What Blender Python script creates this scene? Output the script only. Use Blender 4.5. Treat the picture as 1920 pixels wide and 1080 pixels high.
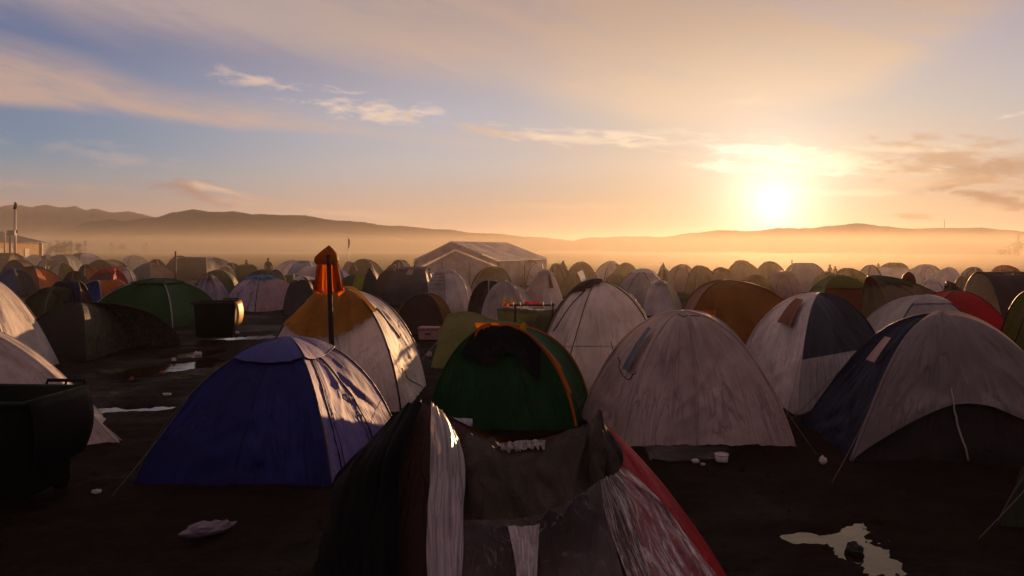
import bpy, bmesh, math, random
from mathutils import Vector, Matrix, noise
R = math.radians
sc = bpy.context.scene
for o in list(bpy.data.objects):
    bpy.data.objects.remove(o, do_unlink=True)
col = sc.collection
rnd = random.Random(7)

# ------------------------------------------------------------------ camera
FPX, CAMZ, HOR = 1387.0, 2.5, 465.0          # focal length in photo pixels, eye height, horizon row
cam = bpy.data.cameras.new('camera')
cam.sensor_width = 36.0
cam.lens = 36.0 * FPX / 1920.0
cam.shift_y = -(540.0 - HOR) / 1920.0
cam.clip_start, cam.clip_end = 0.1, 20000.0
camo = bpy.data.objects.new('camera', cam)
camo.location = (0, 0, CAMZ)
camo.rotation_euler = (R(90), 0, 0)
col.objects.link(camo)
sc.camera = camo

# ------------------------------------------------------------------ render settings, exposure
sc.render.engine = 'CYCLES'
sc.view_settings.view_transform = 'Standard'
sc.view_settings.look = 'None'
sc.view_settings.exposure = 1.0
sc.view_settings.gamma = 1.0
sc.view_settings.use_curve_mapping = False
cy = sc.cycles
cy.use_denoising = True
cy.max_bounces = 6
cy.diffuse_bounces = 3
cy.transmission_bounces = 4
cy.transparent_max_bounces = 8
cy.volume_bounces = 1
cy.caustics_reflective = cy.caustics_refractive = False
cy.sample_clamp_indirect = 4.0

# ------------------------------------------------------------------ sun and sky
SUN_AZ = math.atan((1450 - 960) / FPX)
SUN_EL = math.atan((HOR - 385) / FPX * math.cos(SUN_AZ))
SUN = Vector((math.sin(SUN_AZ) * math.cos(SUN_EL), math.cos(SUN_AZ) * math.cos(SUN_EL), math.sin(SUN_EL)))
sl = bpy.data.lights.new('sun', 'SUN')
sl.energy = 5.0
sl.angle = R(0.6)
sl.color = (1.0, 0.54, 0.25)
so = bpy.data.objects.new('sun', sl)
so.rotation_euler = (-SUN).to_track_quat('-Z', 'Y').to_euler()
so.location = SUN * 100
col.objects.link(so)

def lin(r, g, b, k=1.0):
    f = lambda c: (c / 255 / 12.92 if c / 255 <= 0.04045 else ((c / 255 + 0.055) / 1.055) ** 2.4)
    return (f(r) * k, f(g) * k, f(b) * k, 1.0)

class G:
    """small expression helper over a node tree"""
    def __init__(s, tree): s.t = tree; s.n = tree.nodes; s.l = tree.links
    def put(s, sock, v):
        if hasattr(v, 'is_output'): s.l.new(v, sock)
        else: sock.default_value = v
    def m(s, op, a, b=None, c=None, clamp=False):
        nd = s.n.new('ShaderNodeMath'); nd.operation = op; nd.use_clamp = clamp
        for i, v in enumerate((a, b, c)):
            if v is not None: s.put(nd.inputs[i], v)
        return nd.outputs[0]
    def add(s, a, b): return s.m('ADD', a, b)
    def sub(s, a, b): return s.m('SUBTRACT', a, b)
    def mul(s, a, b): return s.m('MULTIPLY', a, b)
    def rng(s, v, a, b, c=0.0, d=1.0, smooth=True):
        nd = s.n.new('ShaderNodeMapRange'); nd.interpolation_type = 'SMOOTHSTEP' if smooth else 'LINEAR'
        s.put(nd.inputs[0], v)
        for i, x in enumerate((a, b, c, d)): s.put(nd.inputs[i + 1], x)
        return nd.outputs[0]
    def mix(s, f, a, b, mode='MIX'):
        nd = s.n.new('ShaderNodeMix'); nd.data_type = 'RGBA'; nd.blend_type = mode
        s.put(nd.inputs[0], f); s.put(nd.inputs[6], a); s.put(nd.inputs[7], b)
        return nd.outputs[2]
    def ramp(s, f, stops):
        nd = s.n.new('ShaderNodeValToRGB'); e = nd.color_ramp.elements
        while len(e) < len(stops): e.new(0.5)
        for el, (p, c) in zip(e, stops): el.position = p; el.color = c
        s.put(nd.inputs[0], f); return nd.outputs[0]
    def vec(s, x, y, z):
        nd = s.n.new('ShaderNodeCombineXYZ')
        for i, v in enumerate((x, y, z)): s.put(nd.inputs[i], v)
        return nd.outputs[0]
    def noise(s, v, scale, detail=4, rough=0.5, dist=0.0):
        nd = s.n.new('ShaderNodeTexNoise'); s.put(nd.inputs['Vector'], v)
        nd.inputs['Scale'].default_value = scale; nd.inputs['Detail'].default_value = detail
        nd.inputs['Roughness'].default_value = rough; nd.inputs['Distortion'].default_value = dist
        return nd.outputs[0]

world = bpy.data.worlds.new('World'); sc.world = world; world.use_nodes = True
wt = world.node_tree; wt.nodes.clear(); g = G(wt)
tc = wt.nodes.new('ShaderNodeTexCoord').outputs['Generated']
sp = wt.nodes.new('ShaderNodeSeparateXYZ'); wt.links.new(tc, sp.inputs[0])
dx, dy, dz = sp.outputs
az = g.m('ARCTAN2', dx, dy)
el = g.m('ARCSINE', dz)
dp = wt.nodes.new('ShaderNodeVectorMath'); dp.operation = 'DOT_PRODUCT'
wt.links.new(tc, dp.inputs[0]); dp.inputs[1].default_value = SUN
gam = g.m('ARCCOSINE', g.m('MINIMUM', dp.outputs['Value'], 0.999999))

def uv(px, py):
    u = math.atan((px - 960) / FPX)
    return u, math.atan((HOR - py) / FPX * math.cos(u))

elr = g.m('SQRT', g.rng(el, 0.0, 1.571, smooth=False))       # 0 horizon .. 1 zenith, finer near the horizon
def E(e): return math.sqrt(e / 1.571)
far = g.ramp(elr, [(0.0, lin(120, 100, 92)), (E(.05), lin(142, 130, 126)), (E(.085), lin(126, 142, 152)), (E(.12), lin(96, 132, 160)),
                   (E(.17), lin(100, 128, 160)), (E(.25), lin(92, 112, 150)), (E(.45), lin(48, 62, 112)), (1.0, lin(30, 40, 84))])
mid = g.ramp(elr, [(0.0, lin(188, 142, 112)), (E(.05), lin(200, 168, 144)), (E(.11), lin(192, 184, 182)), (E(.17), lin(180, 180, 190)),
                   (E(.25), lin(168, 160, 170)), (E(.45), lin(110, 108, 132)), (1.0, lin(30, 38, 70))])
near = g.ramp(elr, [(0.0, lin(216, 166, 116)), (E(.06), lin(226, 188, 148)), (E(.11), lin(226, 198, 172)), (E(.17), lin(206, 190, 176)),
                    (E(.28), lin(188, 178, 184)), (E(.45), lin(120, 120, 142)), (1.0, lin(30, 38, 70))])
sky = g.mix(g.rng(gam, 0.12, 0.46), near, mid)
sky = g.mix(g.rng(gam, 0.40, 0.98), sky, far)

# cloud texture coordinates: streaks run along the sky's long bands, slightly tilted
wob = g.noise(g.vec(g.mul(az, 2.0), g.mul(el, 5.0), 0.0), 1.6, 3, 0.5)
strk = g.noise(g.vec(g.add(g.mul(az, 3.0), g.mul(el, 4.0)), g.add(g.mul(el, 15.0), g.mul(az, 3.5)), 0.3), 1.5, 6, 0.62, 0.4)
fine = g.noise(g.vec(g.mul(az, 9.0), g.add(g.mul(el, 46.0), g.mul(az, 5.0)), 1.7), 1.8, 6, 0.62, 0.5)
puff = g.noise(g.vec(g.mul(az, 16.0), g.add(g.mul(el, 52.0), g.mul(az, 2.0)), 4.2), 1.7, 5, 0.6, 0.3)
wv = g.mul(g.sub(wob, 0.5), 0.03)
sv = g.mul(g.sub(strk, 0.5), 0.09)
elw = g.add(el, g.add(wv, g.mul(sv, 0.45)))
def curve(pts):
    """height of a band edge over azimuth, as a piecewise linear ramp"""
    us = [uv(*p) for p in pts]
    nd = wt.nodes.new('ShaderNodeFloatCurve'); c = nd.mapping.curves[0]
    f = [((u + 1.0) / 2.0, v / 0.5) for u, v in us]
    while len(c.points) < len(f): c.points.new(0.5, 0.5)
    for p, (a, b) in zip(c.points, f): p.location = (a, b)
    nd.mapping.update()
    g.put(nd.inputs['Value'], g.m('MULTIPLY', g.add(az, 1.0), 0.5, clamp=True))
    return g.mul(nd.outputs[0], 0.5)
veil_col = g.mix(g.rng(gam, 0.15, 0.9), lin(234, 202, 172), lin(186, 164, 160))
veil_hi = g.mix(g.rng(gam, 0.15, 0.85), lin(194, 162, 138), lin(178, 160, 158))
# upper veil: lower edge falls from the upper left towards the sun
eA = curve([(-900, -80), (0, 25), (150, 58), (250, 75), (400, 100), (550, 122), (750, 150), (950, 180), (1100, 228), (1250, 260), (1500, 238), (1750, 120), (1920, 20), (2600, -300)])
mA = g.rng(g.sub(elw, eA), -0.012, 0.05)
mA = g.mul(mA, g.rng(g.add(g.mul(strk, .75), g.mul(fine, .25)), 0.30, 0.60, 0.55, 0.97))
sky = g.mix(mA, sky, g.mix(g.rng(el, 0.16, 0.33), veil_col, veil_hi))
# second band on the left, under a wedge of blue
eB0 = curve([(-900, 150), (0, 196), (150, 204), (300, 225), (500, 242), (800, 270), (1100, 285), (1500, 300), (2600, 300)])
eB1 = curve([(-900, -20), (0, 72), (100, 98), (170, 118), (250, 152), (350, 182), (480, 203), (650, 235), (800, 262), (1100, 285), (2600, 300)])
mB = g.mul(g.rng(g.sub(g.add(el, g.mul(sv, 0.3)), eB0), -0.006, 0.012), g.rng(g.sub(elw, eB1), 0.02, -0.03))
mB = g.mul(mB, g.rng(g.add(g.mul(strk, .7), g.mul(fine, .3)), 0.34, 0.58, 0.30, 0.95))
sky = g.mix(mB, sky, g.mix(g.rng(gam, 0.3, 0.9), lin(228, 192, 164), lin(190, 162, 150)))
azel = g.vec(az, el, 0.0)
fineK = g.mul(g.sub(fine, 0.48), 5.5); puffK = g.mul(g.sub(puff, 0.48), 4.5)
# single clouds: px, py, half width, half height, tilt (px down per px), opacity, colour
for (px, py, w, h, tl, op, cc) in [
        (475, 152, 62, 14, .16, .75, (226, 196, 176)), (690, 206, 110, 19, .16, .9, (240, 210, 184)),
        (820, 208, 40, 10, .1, .45, (238, 210, 190)), (905, 245, 120, 12, .12, .75, (226, 186, 152)),
        (1080, 258, 150, 12, .05, .8, (250, 220, 190)), (1250, 268, 150, 10, .07, .7, (255, 226, 190)),
        (1440, 290, 150, 15, .12, .8, (255, 246, 224)), (1330, 312, 120, 9, .1, .7, (255, 236, 204)),
        (1560, 302, 150, 18, .1, .7, (255, 232, 190)), (1760, 296, 170, 34, .02, .8, (196, 152, 118)),
        (1840, 318, 150, 20, .04, .8, (184, 140, 108)), (1660, 325, 120, 14, .06, .6, (246, 208, 160)),
        (1780, 351, 66, 10, -.12, .85, (176, 130, 96)), (1868, 374, 90, 17, .12, .85, (168, 124, 96)),
        (1706, 406, 52, 6, -.03, .85, (176, 128, 88)), (1890, 218, 40, 5, -.12, .7, (250, 226, 196)),
        (360, 356, 92, 17, .14, .85, (158, 122, 112)), (395, 352, 60, 8, .2, .7, (226, 190, 160)),
        (490, 382, 70, 8, .1, .6, (206, 164, 138)), (190, 290, 130, 20, .1, .3, (204, 176, 160)),
        (70, 350, 170, 9, .02, .5, (176, 150, 138)), (1180, 250, 190, 8, .06, .6, (250, 222, 196)), (1500, 318, 190, 10, .08, .75, (255, 240, 206)), (1620, 285, 170, 10, .04, .6, (255, 226, 184)), (1860, 340, 110, 10, .05, .7, (214, 164, 120)), (1700, 345, 90, 7, .05, .5, (240, 194, 140)), (1820, 400, 120, 8, .06, .5, (238, 190, 136)), (1560, 360, 120, 6, .06, .5, (255, 232, 186)), (640, 400, 200, 7, .03, .35, (226, 184, 150)), (1130, 388, 160, 6, .02, .3, (244, 204, 160)), (1400, 190, 60, 9, .1, .3, (246, 214, 180))]:
    u0, v0 = uv(px, py)
    mp = wt.nodes.new('ShaderNodeMapping'); mp.vector_type = 'TEXTURE'; wt.links.new(azel, mp.inputs['Vector'])
    mp.inputs['Location'].default_value = (u0, v0, 0); mp.inputs['Rotation'].default_value = (0, 0, -math.atan(tl))
    mp.inputs['Scale'].default_value = (w / FPX * math.cos(u0) ** 2, h / FPX * math.cos(u0), 1)
    ln = wt.nodes.new('ShaderNodeVectorMath'); ln.operation = 'LENGTH'; wt.links.new(mp.outputs[0], ln.inputs[0])
    mk = g.rng(g.sub(fineK if w / h > 6.5 else puffK, ln.outputs['Value']), -1.25, 0.35, 0.0, op)
    sky = g.mix(mk, sky, lin(*cc))
# aureole round the sun
def halo(wd, amp, c):
    v = g.mul(g.m('EXPONENT', g.m('DIVIDE', gam, -wd)), amp)
    return g.mix(1.0, g.vec(v, v, v), c, 'MULTIPLY')
glow = g.mix(1.0, halo(0.042, 1.7, (1.0, 0.88, 0.70, 1)), halo(0.15, 0.24, (1.0, 0.76, 0.50, 1)), 'ADD')
sky = g.mix(1.0, sky, glow, 'ADD')
# the sky dims smoothly away from the sun
dim = g.add(0.82, g.mul(0.18, g.rng(gam, 1.9, 0.7)))
cool = g.rng(gam, 2.1, 0.9)
sky = g.mix(1.0, sky, g.vec(g.mul(dim, g.add(1.15, g.mul(cool, -.15))), g.mul(dim, g.add(.84, g.mul(cool, .16))), g.mul(dim, g.add(.88, g.mul(cool, .12)))), 'MULTIPLY')
nish = wt.nodes.new('ShaderNodeTexSky'); nish.sky_type = 'NISHITA'; nish.sun_disc = False
nish.sun_elevation = SUN_EL; nish.sun_rotation = SUN_AZ; nish.dust_density = 2.0
SKYK = 5.0
sky = g.mix(1.0, sky, (SKYK * 0.97,) * 3 + (1,), 'MULTIPLY')
sky = g.mix(0.012, sky, nish.outputs[0], 'ADD')
bg = wt.nodes.new('ShaderNodeBackground'); bg.inputs['Strength'].default_value = 0.1
world.cycles.sampling_method = 'MANUAL'; world.cycles.sample_map_resolution = 256
wo = wt.nodes.new('ShaderNodeOutputWorld')
wt.links.new(sky, bg.inputs['Color']); wt.links.new(bg.outputs[0], wo.inputs['Surface'])

# ------------------------------------------------------------------ helpers
def P(px, py, D):
    """world point seen at photo pixel (px, py) at distance D"""
    return Vector(((px - 960) / FPX * D, D, CAMZ - (py - HOR) / FPX * D))
def gd(py): return FPX * CAMZ / (py - HOR)
def GP(px, py):
    """point of the ground at a photo pixel"""
    D = gd(py); return Vector(((px - 960) / FPX * D, D))

MATS = {}
def mat(name):
    m = bpy.data.materials.new(name); m.use_nodes = True; m.node_tree.nodes.clear()
    return m, G(m.node_tree)
def finish(m, gg, shader, disp=None):
    o = gg.n.new('ShaderNodeOutputMaterial'); gg.l.new(shader, o.inputs['Surface'])
    return m
def bsdf(gg, color, rough=0.7, spec=0.3, normal=None, **kw):
    b = gg.n.new('ShaderNodeBsdfPrincipled')
    gg.put(b.inputs['Base Color'], color); gg.put(b.inputs['Roughness'], rough)
    gg.put(b.inputs['Specular IOR Level'], spec)
    for k, v in kw.items(): gg.put(b.inputs[k], v)
    if normal is not None: gg.l.new(normal, b.inputs['Normal'])
    return b.outputs[0]
def bump(gg, h, strength, dist):
    b = gg.n.new('ShaderNodeBump'); b.inputs['Strength'].default_value = strength; b.inputs['Distance'].default_value = dist
    gg.l.new(h, b.inputs['Height']); return b.outputs[0]

def new_obj(name, verts, faces, m, parent=None, smooth=True, uvs=None):
    me = bpy.data.meshes.new(name)
    me.from_pydata([tuple(v) for v in verts], [], faces)
    if smooth:
        me.polygons.foreach_set('use_smooth', [True] * len(me.polygons))
    if uvs is not None:
        ul = me.uv_layers.new(name='UVMap')
        flat = [c for p in me.polygons for vi in p.vertices for c in uvs[vi]]
        ul.data.foreach_set('uv', flat)
    if m is not None: me.materials.append(m)
    o = bpy.data.objects.new(name, me); col.objects.link(o)
    if parent is not None: o.parent = parent
    return o
def empty(name, loc=(0, 0, 0)):
    o = bpy.data.objects.new(name, None); o.empty_display_size = 0.2; o.location = loc; col.objects.link(o); return o
def tag(o, label=None, cat=None, group=None, kind=None):
    if label: o['label'] = label
    if cat: o['category'] = cat
    if group: o['group'] = group
    if kind: o['kind'] = kind
    return o
# ------------------------------------------------------------------ ground
PUDDLES = [  # centre (photo px), half sizes in metres along/across, rotation, depth
    ((300, 690), 1.5, .46, 1.02, .075), ((372, 660), .8, .36, .9, .07), ((212, 767), .5, .22, .3, .06), ((290, 762), .26, .11, .2, .05),
    ((462, 631), .9, .3, .35, .06), ((345, 650), .4, .2, .3, .05), ((1545, 1003), .46, .15, -.10, .042), ((1604, 984), .26, .11, .8, .038),
    ((1640, 1052), .20, .20, .3, .042), ((1615, 1026), .26, .15, .2, .040), ((700, 545), 1.6, .5, .3, .03), ((800, 583), .5, .25, .3, .03), ((745, 540), .9, .4, .2, .03), ((560, 575), .8, .3, .1, .03)]
PUD = [(GP(*p), a, b, r, d) for (p, a, b, r, d) in PUDDLES]
def ground_h(x, y):
    h = 0.0
    if y < 60 and -45 < x < 45:
        v = Vector((x, y, 0))
        h += 0.030 * noise.noise(v * 0.9) + 0.024 * noise.noise(v * 2.7 + Vector((9, 2, 1))) + 0.018 * noise.noise(v * 6.0)
        if y < 22: h += 0.018 * noise.noise(v * 13.0) + .008 * abs(noise.noise(v * 9.0 + Vector((3, 3, 3))))
        if y < 10: h += .010 * noise.noise(v * 31.0)
        # wheel ruts along the muddy lane on the left
        u = x + 0.42 * y
        if -6 < x - (-0.30 * y) < 3 and y > 8:
            h += 0.020 * math.sin((x + 0.32 * y + 0.3 * noise.noise(v * .4)) * 5.0) * (0.5 + noise.noise(v * .6))
        h -= 0.012
    for c, a, b, r, d in PUD:
        ex, ey = x - c.x, y - c.y
        if abs(ex) < 4 * a and abs(ey) < 4 * a:
            p = ex * math.cos(r) + ey * math.sin(r); q = -ex * math.sin(r) + ey * math.cos(r)
            k = math.exp(-(p / a) ** 2 - (q / b) ** 2)
            h -= d * 1.5 * k
    return h
def axis(pts):
    out = []
    for (a, b, st) in pts:
        n = max(1, int(round((b - a) / st)))
        out += [a + (b - a) * i / n for i in range(n)]
    return out + [pts[-1][1]]
xs = axis([(-1400, -400, 200), (-400, -60, 34), (-60, -14, 1.0), (-14, -8, .12), (-8, 7, .055), (7, 14, .12), (14, 60, 1.0), (60, 400, 34), (400, 1400, 200)])
ys = axis([(-300, -20, 40), (-20, 3.5, 1.5), (3.5, 8, .05), (8, 16, .07), (16, 30, .16), (30, 60, .7), (60, 300, 12), (300, 1300, 100)])
gv = [(x, y, ground_h(x, y)) for y in ys for x in xs]
nx = len(xs)
gf = [(j * nx + i, j * nx + i + 1, (j + 1) * nx + i + 1, (j + 1) * nx + i) for j in range(len(ys) - 1) for i in range(nx - 1)]
m, gg = mat('mud'); MATS['mud'] = m
gc = gg.n.new('ShaderNodeNewGeometry').outputs['Position']
n1 = gg.noise(gc, 0.35, 5, 0.6); n2 = gg.noise(gc, 3.0, 6, 0.65); n3 = gg.noise(gc, 22.0, 5, 0.6)
sx = gg.n.new('ShaderNodeSeparateXYZ'); gg.l.new(gc, sx.inputs[0])
mudc = gg.mix(gg.rng(n2, .3, .75), (0.004, 0.0024, 0.0017, 1), (0.012, 0.007, 0.0045, 1))
mudc = gg.mix(gg.rng(n1, .45, .7, 0, .6), mudc, (0.020, 0.012, 0.008, 1))
grass = gg.mix(gg.rng(gg.noise(gc, 0.05, 5, .6), .3, .7), (0.055, 0.060, 0.018, 1), (0.085, 0.075, 0.028, 1))
edge = gg.rng(gg.add(sx.outputs[1], gg.mul(gg.sub(gg.noise(gc, .06, 4), .5), 40)), 70, 100)
colr = gg.mix(edge, mudc, grass)
wet = gg.rng(n1, .35, .62, .5, .95)
rough = gg.mix(edge, gg.vec(wet, wet, wet), (.95, .95, .95, 1))
nrm = bump(gg, gg.add(n2, gg.mul(n3, .35)), 0.9, 0.05)
finish(m, gg, bsdf(gg, colr, gg.m('MULTIPLY', rough, 1.0), 0.04, nrm))
tag(new_obj('ground', gv, gf, m), kind='structure', label='dark wet trodden mud of the camp running into green fields')

m, gg = mat('puddle_water'); MATS['water'] = m
gc = gg.n.new('ShaderNodeNewGeometry').outputs['Position']
finish(m, gg, bsdf(gg, (0.016, 0.009, 0.005, 1), 0.05, 0.35, bump(gg, gg.noise(gc, 5.0, 4, .6), .35, .012)))
for q, (c, a, b, r, d) in enumerate(PUD):
    if q in (7, 8, 9): continue
    if q == 6: c, a, b, r = GP(1590, 1018), .62, .40, 0.0
    pts = []
    for i in range(48):
        t = i / 48 * 2 * math.pi; k = 1.75 + .35 * noise.noise(Vector((math.cos(t) * 2, math.sin(t) * 2, q)))
        x0, y0 = a * k * math.cos(t), b * k * math.sin(t)
        pts.append((x0 * math.cos(r) - y0 * math.sin(r), x0 * math.sin(r) + y0 * math.cos(r), 0.0))
    o = new_obj('puddle', pts, [tuple(range(48))], MATS['water'], smooth=False)
    o.location = (c.x, c.y, -.041 + .0012 * q)
    tag(o, kind='structure', label='shallow muddy puddle mirroring the sky')

# ------------------------------------------------------------------ hills
def hill_mat(name, a, b):
    m, gg = mat(name)
    gc = gg.n.new('ShaderNodeNewGeometry').outputs['Position']
    c = gg.mix(gg.rng(gg.noise(gc, .02, 6, .6), .35, .65), a, b)
    return finish(m, gg, bsdf(gg, c, .95, .1))
HM = hill_mat('wooded_hill', (.020, .026, .016, 1), (.050, .045, .026, 1))
def ridge(name, prof, D, depth, rough, seed, label):
    """prof: skyline in photo pixels, built as a real hill at distance D"""
    pts = [P(x, y, D) for x, y in prof]
    x0, x1 = pts[0].x, pts[-1].x
    n, k = 420, 14
    vs, fs = [], []
    for j in range(k + 1):
        t = j / k * 2 - 1
        for i in range(n + 1):
            x = x0 + (x1 - x0) * i / n
            for a, b in zip(pts, pts[1:]):
                if a.x <= x <= b.x:
                    s = (x - a.x) / (b.x - a.x); s = s * s * (3 - 2 * s); z = a.z + (b.z - a.z) * s; break
            z += rough * (noise.noise(Vector((x * .05, seed, 0))) + .6 * noise.noise(Vector((x * .14, seed, 5))) + .5 * noise.noise(Vector((x * .4, seed, 5))) + .9 * max(0, noise.noise(Vector((x * .9, seed, 8)))))
            w = max(0.0, 1 - t * t)
            w = w ** (1.2 if t < 0 else .8)
            nn = 1 + .3 * noise.noise(Vector((x * .03, t * 3, seed))) * (1 - w)
            vs.append((x * (1 + t * depth / D), D + t * depth + 12 * noise.noise(Vector((x * .02, t, seed))), z * w * nn - 1.0 * (1 - w)))
    for j in range(k):
        for i in range(n):
            q = j * (n + 1) + i; fs.append((q, q + 1, q + n + 2, q + n + 1))
    tag(new_obj(name, vs, fs, HM), kind='structure', label=label)
ridge('hills', [(-700, 470), (-420, 420), (-200, 396), (0, 388), (30, 384), (60, 388), (85, 384), (110, 389), (135, 386), (160, 393), (175, 392), (215, 398), (240, 397), (300, 408), (420, 430), (560, 470)],
      1050, 120, 1.0, 3.1, 'hazy blue-grey mountain range with small peaks behind the building')
ridge('hills', [(60, 470), (130, 428), (165, 415), (205, 411), (235, 414), (290, 408), (330, 398), (362, 393), (400, 397), (440, 397), (480, 402), (560, 404), (640, 413), (740, 423), (830, 430), (900, 437), (1010, 445), (1120, 456), (1240, 470)],
      690, 90, .5, 7.7, 'long dark rolling hill rising over the morning mist')
ridge('hills', [(150, 470), (215, 446), (300, 440), (360, 443), (410, 434), (440, 428), (490, 423), (530, 428), (600, 434), (690, 441), (800, 452), (900, 470)],
      560, 60, .35, 1.3, 'low wooded rise in front of the rolling hill')
ridge('hills', [(1010, 470), (1110, 445), (1180, 443), (1240, 444), (1300, 437), (1360, 431), (1410, 434), (1450, 428), (1520, 428), (1560, 424), (1606, 419), (1660, 424), (1700, 429), (1760, 427), (1830, 427), (1880, 432), (1940, 436), (2100, 430), (2400, 440), (2900, 470)],
      760, 90, .6, 5.5, 'long wooded hill beneath the rising sun')

# ------------------------------------------------------------------ haze
def vol_box(name, lo, hi, dens, colr, aniso, label):
    m, gg = mat(name)
    v = gg.n.new('ShaderNodeVolumePrincipled')
    v.inputs['Color'].default_value = colr; v.inputs['Density'].default_value = dens; v.inputs['Anisotropy'].default_value = aniso
    o = gg.n.new('ShaderNodeOutputMaterial'); gg.l.new(v.outputs[0], o.inputs['Volume'])
    (a, b, c), (d, e, f) = lo, hi
    vs = [(a, b, c), (d, b, c), (d, e, c), (a, e, c), (a, b, f), (d, b, f), (d, e, f), (a, e, f)]
    fs = [(0, 3, 2, 1), (4, 5, 6, 7), (0, 1, 5, 4), (1, 2, 6, 5), (2, 3, 7, 6), (3, 0, 4, 7)]
    ob = new_obj(name, vs, fs, m, smooth=False)
    ob.visible_shadow = True
    return tag(ob, label=label, cat=None, kind='stuff')
vol_box('haze', (-1420, -320, -2.6), (1420, 1320, 66), 0.00024, (1.0, .93, .90, 1), .08, 'thin golden morning haze over the whole camp and hills')
vol_box('mist', (-660, 130, -1.4), (660, 470, 8.0), 0.00085, (1.0, .92, .80, 1), .20, 'low layer of pale mist lying on the far fields')
vol_box('camp_mist', (-160, 26, -1.3), (160, 129, 4.6), 0.0012, (1.0, .84, .62, 1), .66, 'smoky golden mist hanging between the far tents')
# ------------------------------------------------------------------ fabrics
def fabric(name, c, trans=0.22, rough=0.6, var=0.25, dirt=0.22, wr=0.5, spec=0.25, c2=None, crease=0.42):
    if name in MATS: return MATS[name]
    m, gg = mat('fabric_' + name)
    tcn = gg.n.new('ShaderNodeTexCoord')
    uvn, obj = tcn.outputs['UV'], tcn.outputs['Object']
    big = gg.noise(obj, 1.1, 5, .6)
    a = tuple(x * (1 - var) for x in c) + (1,); b = tuple(min(1, x * (1 + var)) for x in c) + (1,)
    colr = gg.mix(gg.rng(big, .3, .7), a, b)
    if c2 is not None:                                            # camouflage blotches
        colr = gg.mix(gg.rng(gg.noise(obj, 5.5, 3, .6, .6), .50, .54), colr, c2[0] + (1,))
        colr = gg.mix(gg.rng(gg.noise(gg.vec(gg.mul(obj, 1.0), 0, 0) if False else obj, 8.0, 3, .6, 1.1), .56, .60), colr, c2[1] + (1,))
    st = gg.noise(obj, 9.0, 6, .7)                                # dried mud splashes
    colr = gg.mix(gg.rng(gg.m('MULTIPLY', st, gg.rng(big, .35, .75, .6, 1.15)), .46, .60, 0, dirt), colr, (.05, .034, .022, 1))
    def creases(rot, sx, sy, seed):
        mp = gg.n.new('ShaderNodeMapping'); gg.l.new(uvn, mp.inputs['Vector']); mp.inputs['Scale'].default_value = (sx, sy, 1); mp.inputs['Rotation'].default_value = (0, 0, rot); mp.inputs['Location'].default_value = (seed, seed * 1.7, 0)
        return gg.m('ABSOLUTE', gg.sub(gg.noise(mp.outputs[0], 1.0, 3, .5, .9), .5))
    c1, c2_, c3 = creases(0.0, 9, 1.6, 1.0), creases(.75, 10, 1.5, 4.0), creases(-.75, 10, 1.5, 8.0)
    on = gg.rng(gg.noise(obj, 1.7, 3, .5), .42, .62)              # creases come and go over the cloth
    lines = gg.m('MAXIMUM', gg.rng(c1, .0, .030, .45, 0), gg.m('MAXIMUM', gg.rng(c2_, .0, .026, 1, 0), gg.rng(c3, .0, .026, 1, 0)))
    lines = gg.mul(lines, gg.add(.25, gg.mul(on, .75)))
    colr = gg.mix(gg.mul(lines, crease), colr, tuple(x * .38 for x in c) + (1,))   # crease shade painted in as thin darker lines
    w2 = gg.noise(obj, 7.0, 4, .6, 1.0)
    nrm = bump(gg, gg.add(gg.mul(lines, -.9), gg.mul(w2, .25)), wr, 0.03)
    s1 = bsdf(gg, colr, rough, spec, nrm)
    t = gg.n.new('ShaderNodeBsdfTranslucent'); gg.l.new(colr, t.inputs['Color']); gg.l.new(nrm, t.inputs['Normal'])
    mx = gg.n.new('ShaderNodeMixShader'); mx.inputs[0].default_value = trans
    gg.l.new(s1, mx.inputs[1]); gg.l.new(t.outputs[0], mx.inputs[2])
    MATS[name] = finish(m, gg, mx.outputs[0]); return MATS[name]
SPEC = {'black': .03, 'charcoal': .05, 'darkgreen': .08, 'navy': .08, 'purple': .08, 'white': .15, 'blue': .12}
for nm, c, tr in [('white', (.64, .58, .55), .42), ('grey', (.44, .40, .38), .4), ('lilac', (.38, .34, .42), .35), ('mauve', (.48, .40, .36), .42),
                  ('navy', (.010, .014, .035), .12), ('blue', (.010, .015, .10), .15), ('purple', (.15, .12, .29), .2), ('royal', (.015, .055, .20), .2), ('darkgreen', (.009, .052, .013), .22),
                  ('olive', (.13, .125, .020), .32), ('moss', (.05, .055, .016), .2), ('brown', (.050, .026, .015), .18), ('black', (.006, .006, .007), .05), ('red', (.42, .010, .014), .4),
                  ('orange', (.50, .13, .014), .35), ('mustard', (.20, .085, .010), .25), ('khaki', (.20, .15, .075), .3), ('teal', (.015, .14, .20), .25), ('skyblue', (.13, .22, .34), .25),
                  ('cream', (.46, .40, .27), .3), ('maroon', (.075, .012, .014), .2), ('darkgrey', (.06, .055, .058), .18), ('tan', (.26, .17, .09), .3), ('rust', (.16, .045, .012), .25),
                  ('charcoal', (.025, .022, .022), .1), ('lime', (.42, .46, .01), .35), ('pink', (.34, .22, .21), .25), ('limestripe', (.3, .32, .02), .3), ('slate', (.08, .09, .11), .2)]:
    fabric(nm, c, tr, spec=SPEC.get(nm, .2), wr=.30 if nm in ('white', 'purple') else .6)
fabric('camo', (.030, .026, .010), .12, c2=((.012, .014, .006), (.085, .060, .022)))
fabric('pattern', (.22, .16, .09), .2, c2=((.05, .02, .02), (.34, .27, .16)))

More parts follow.
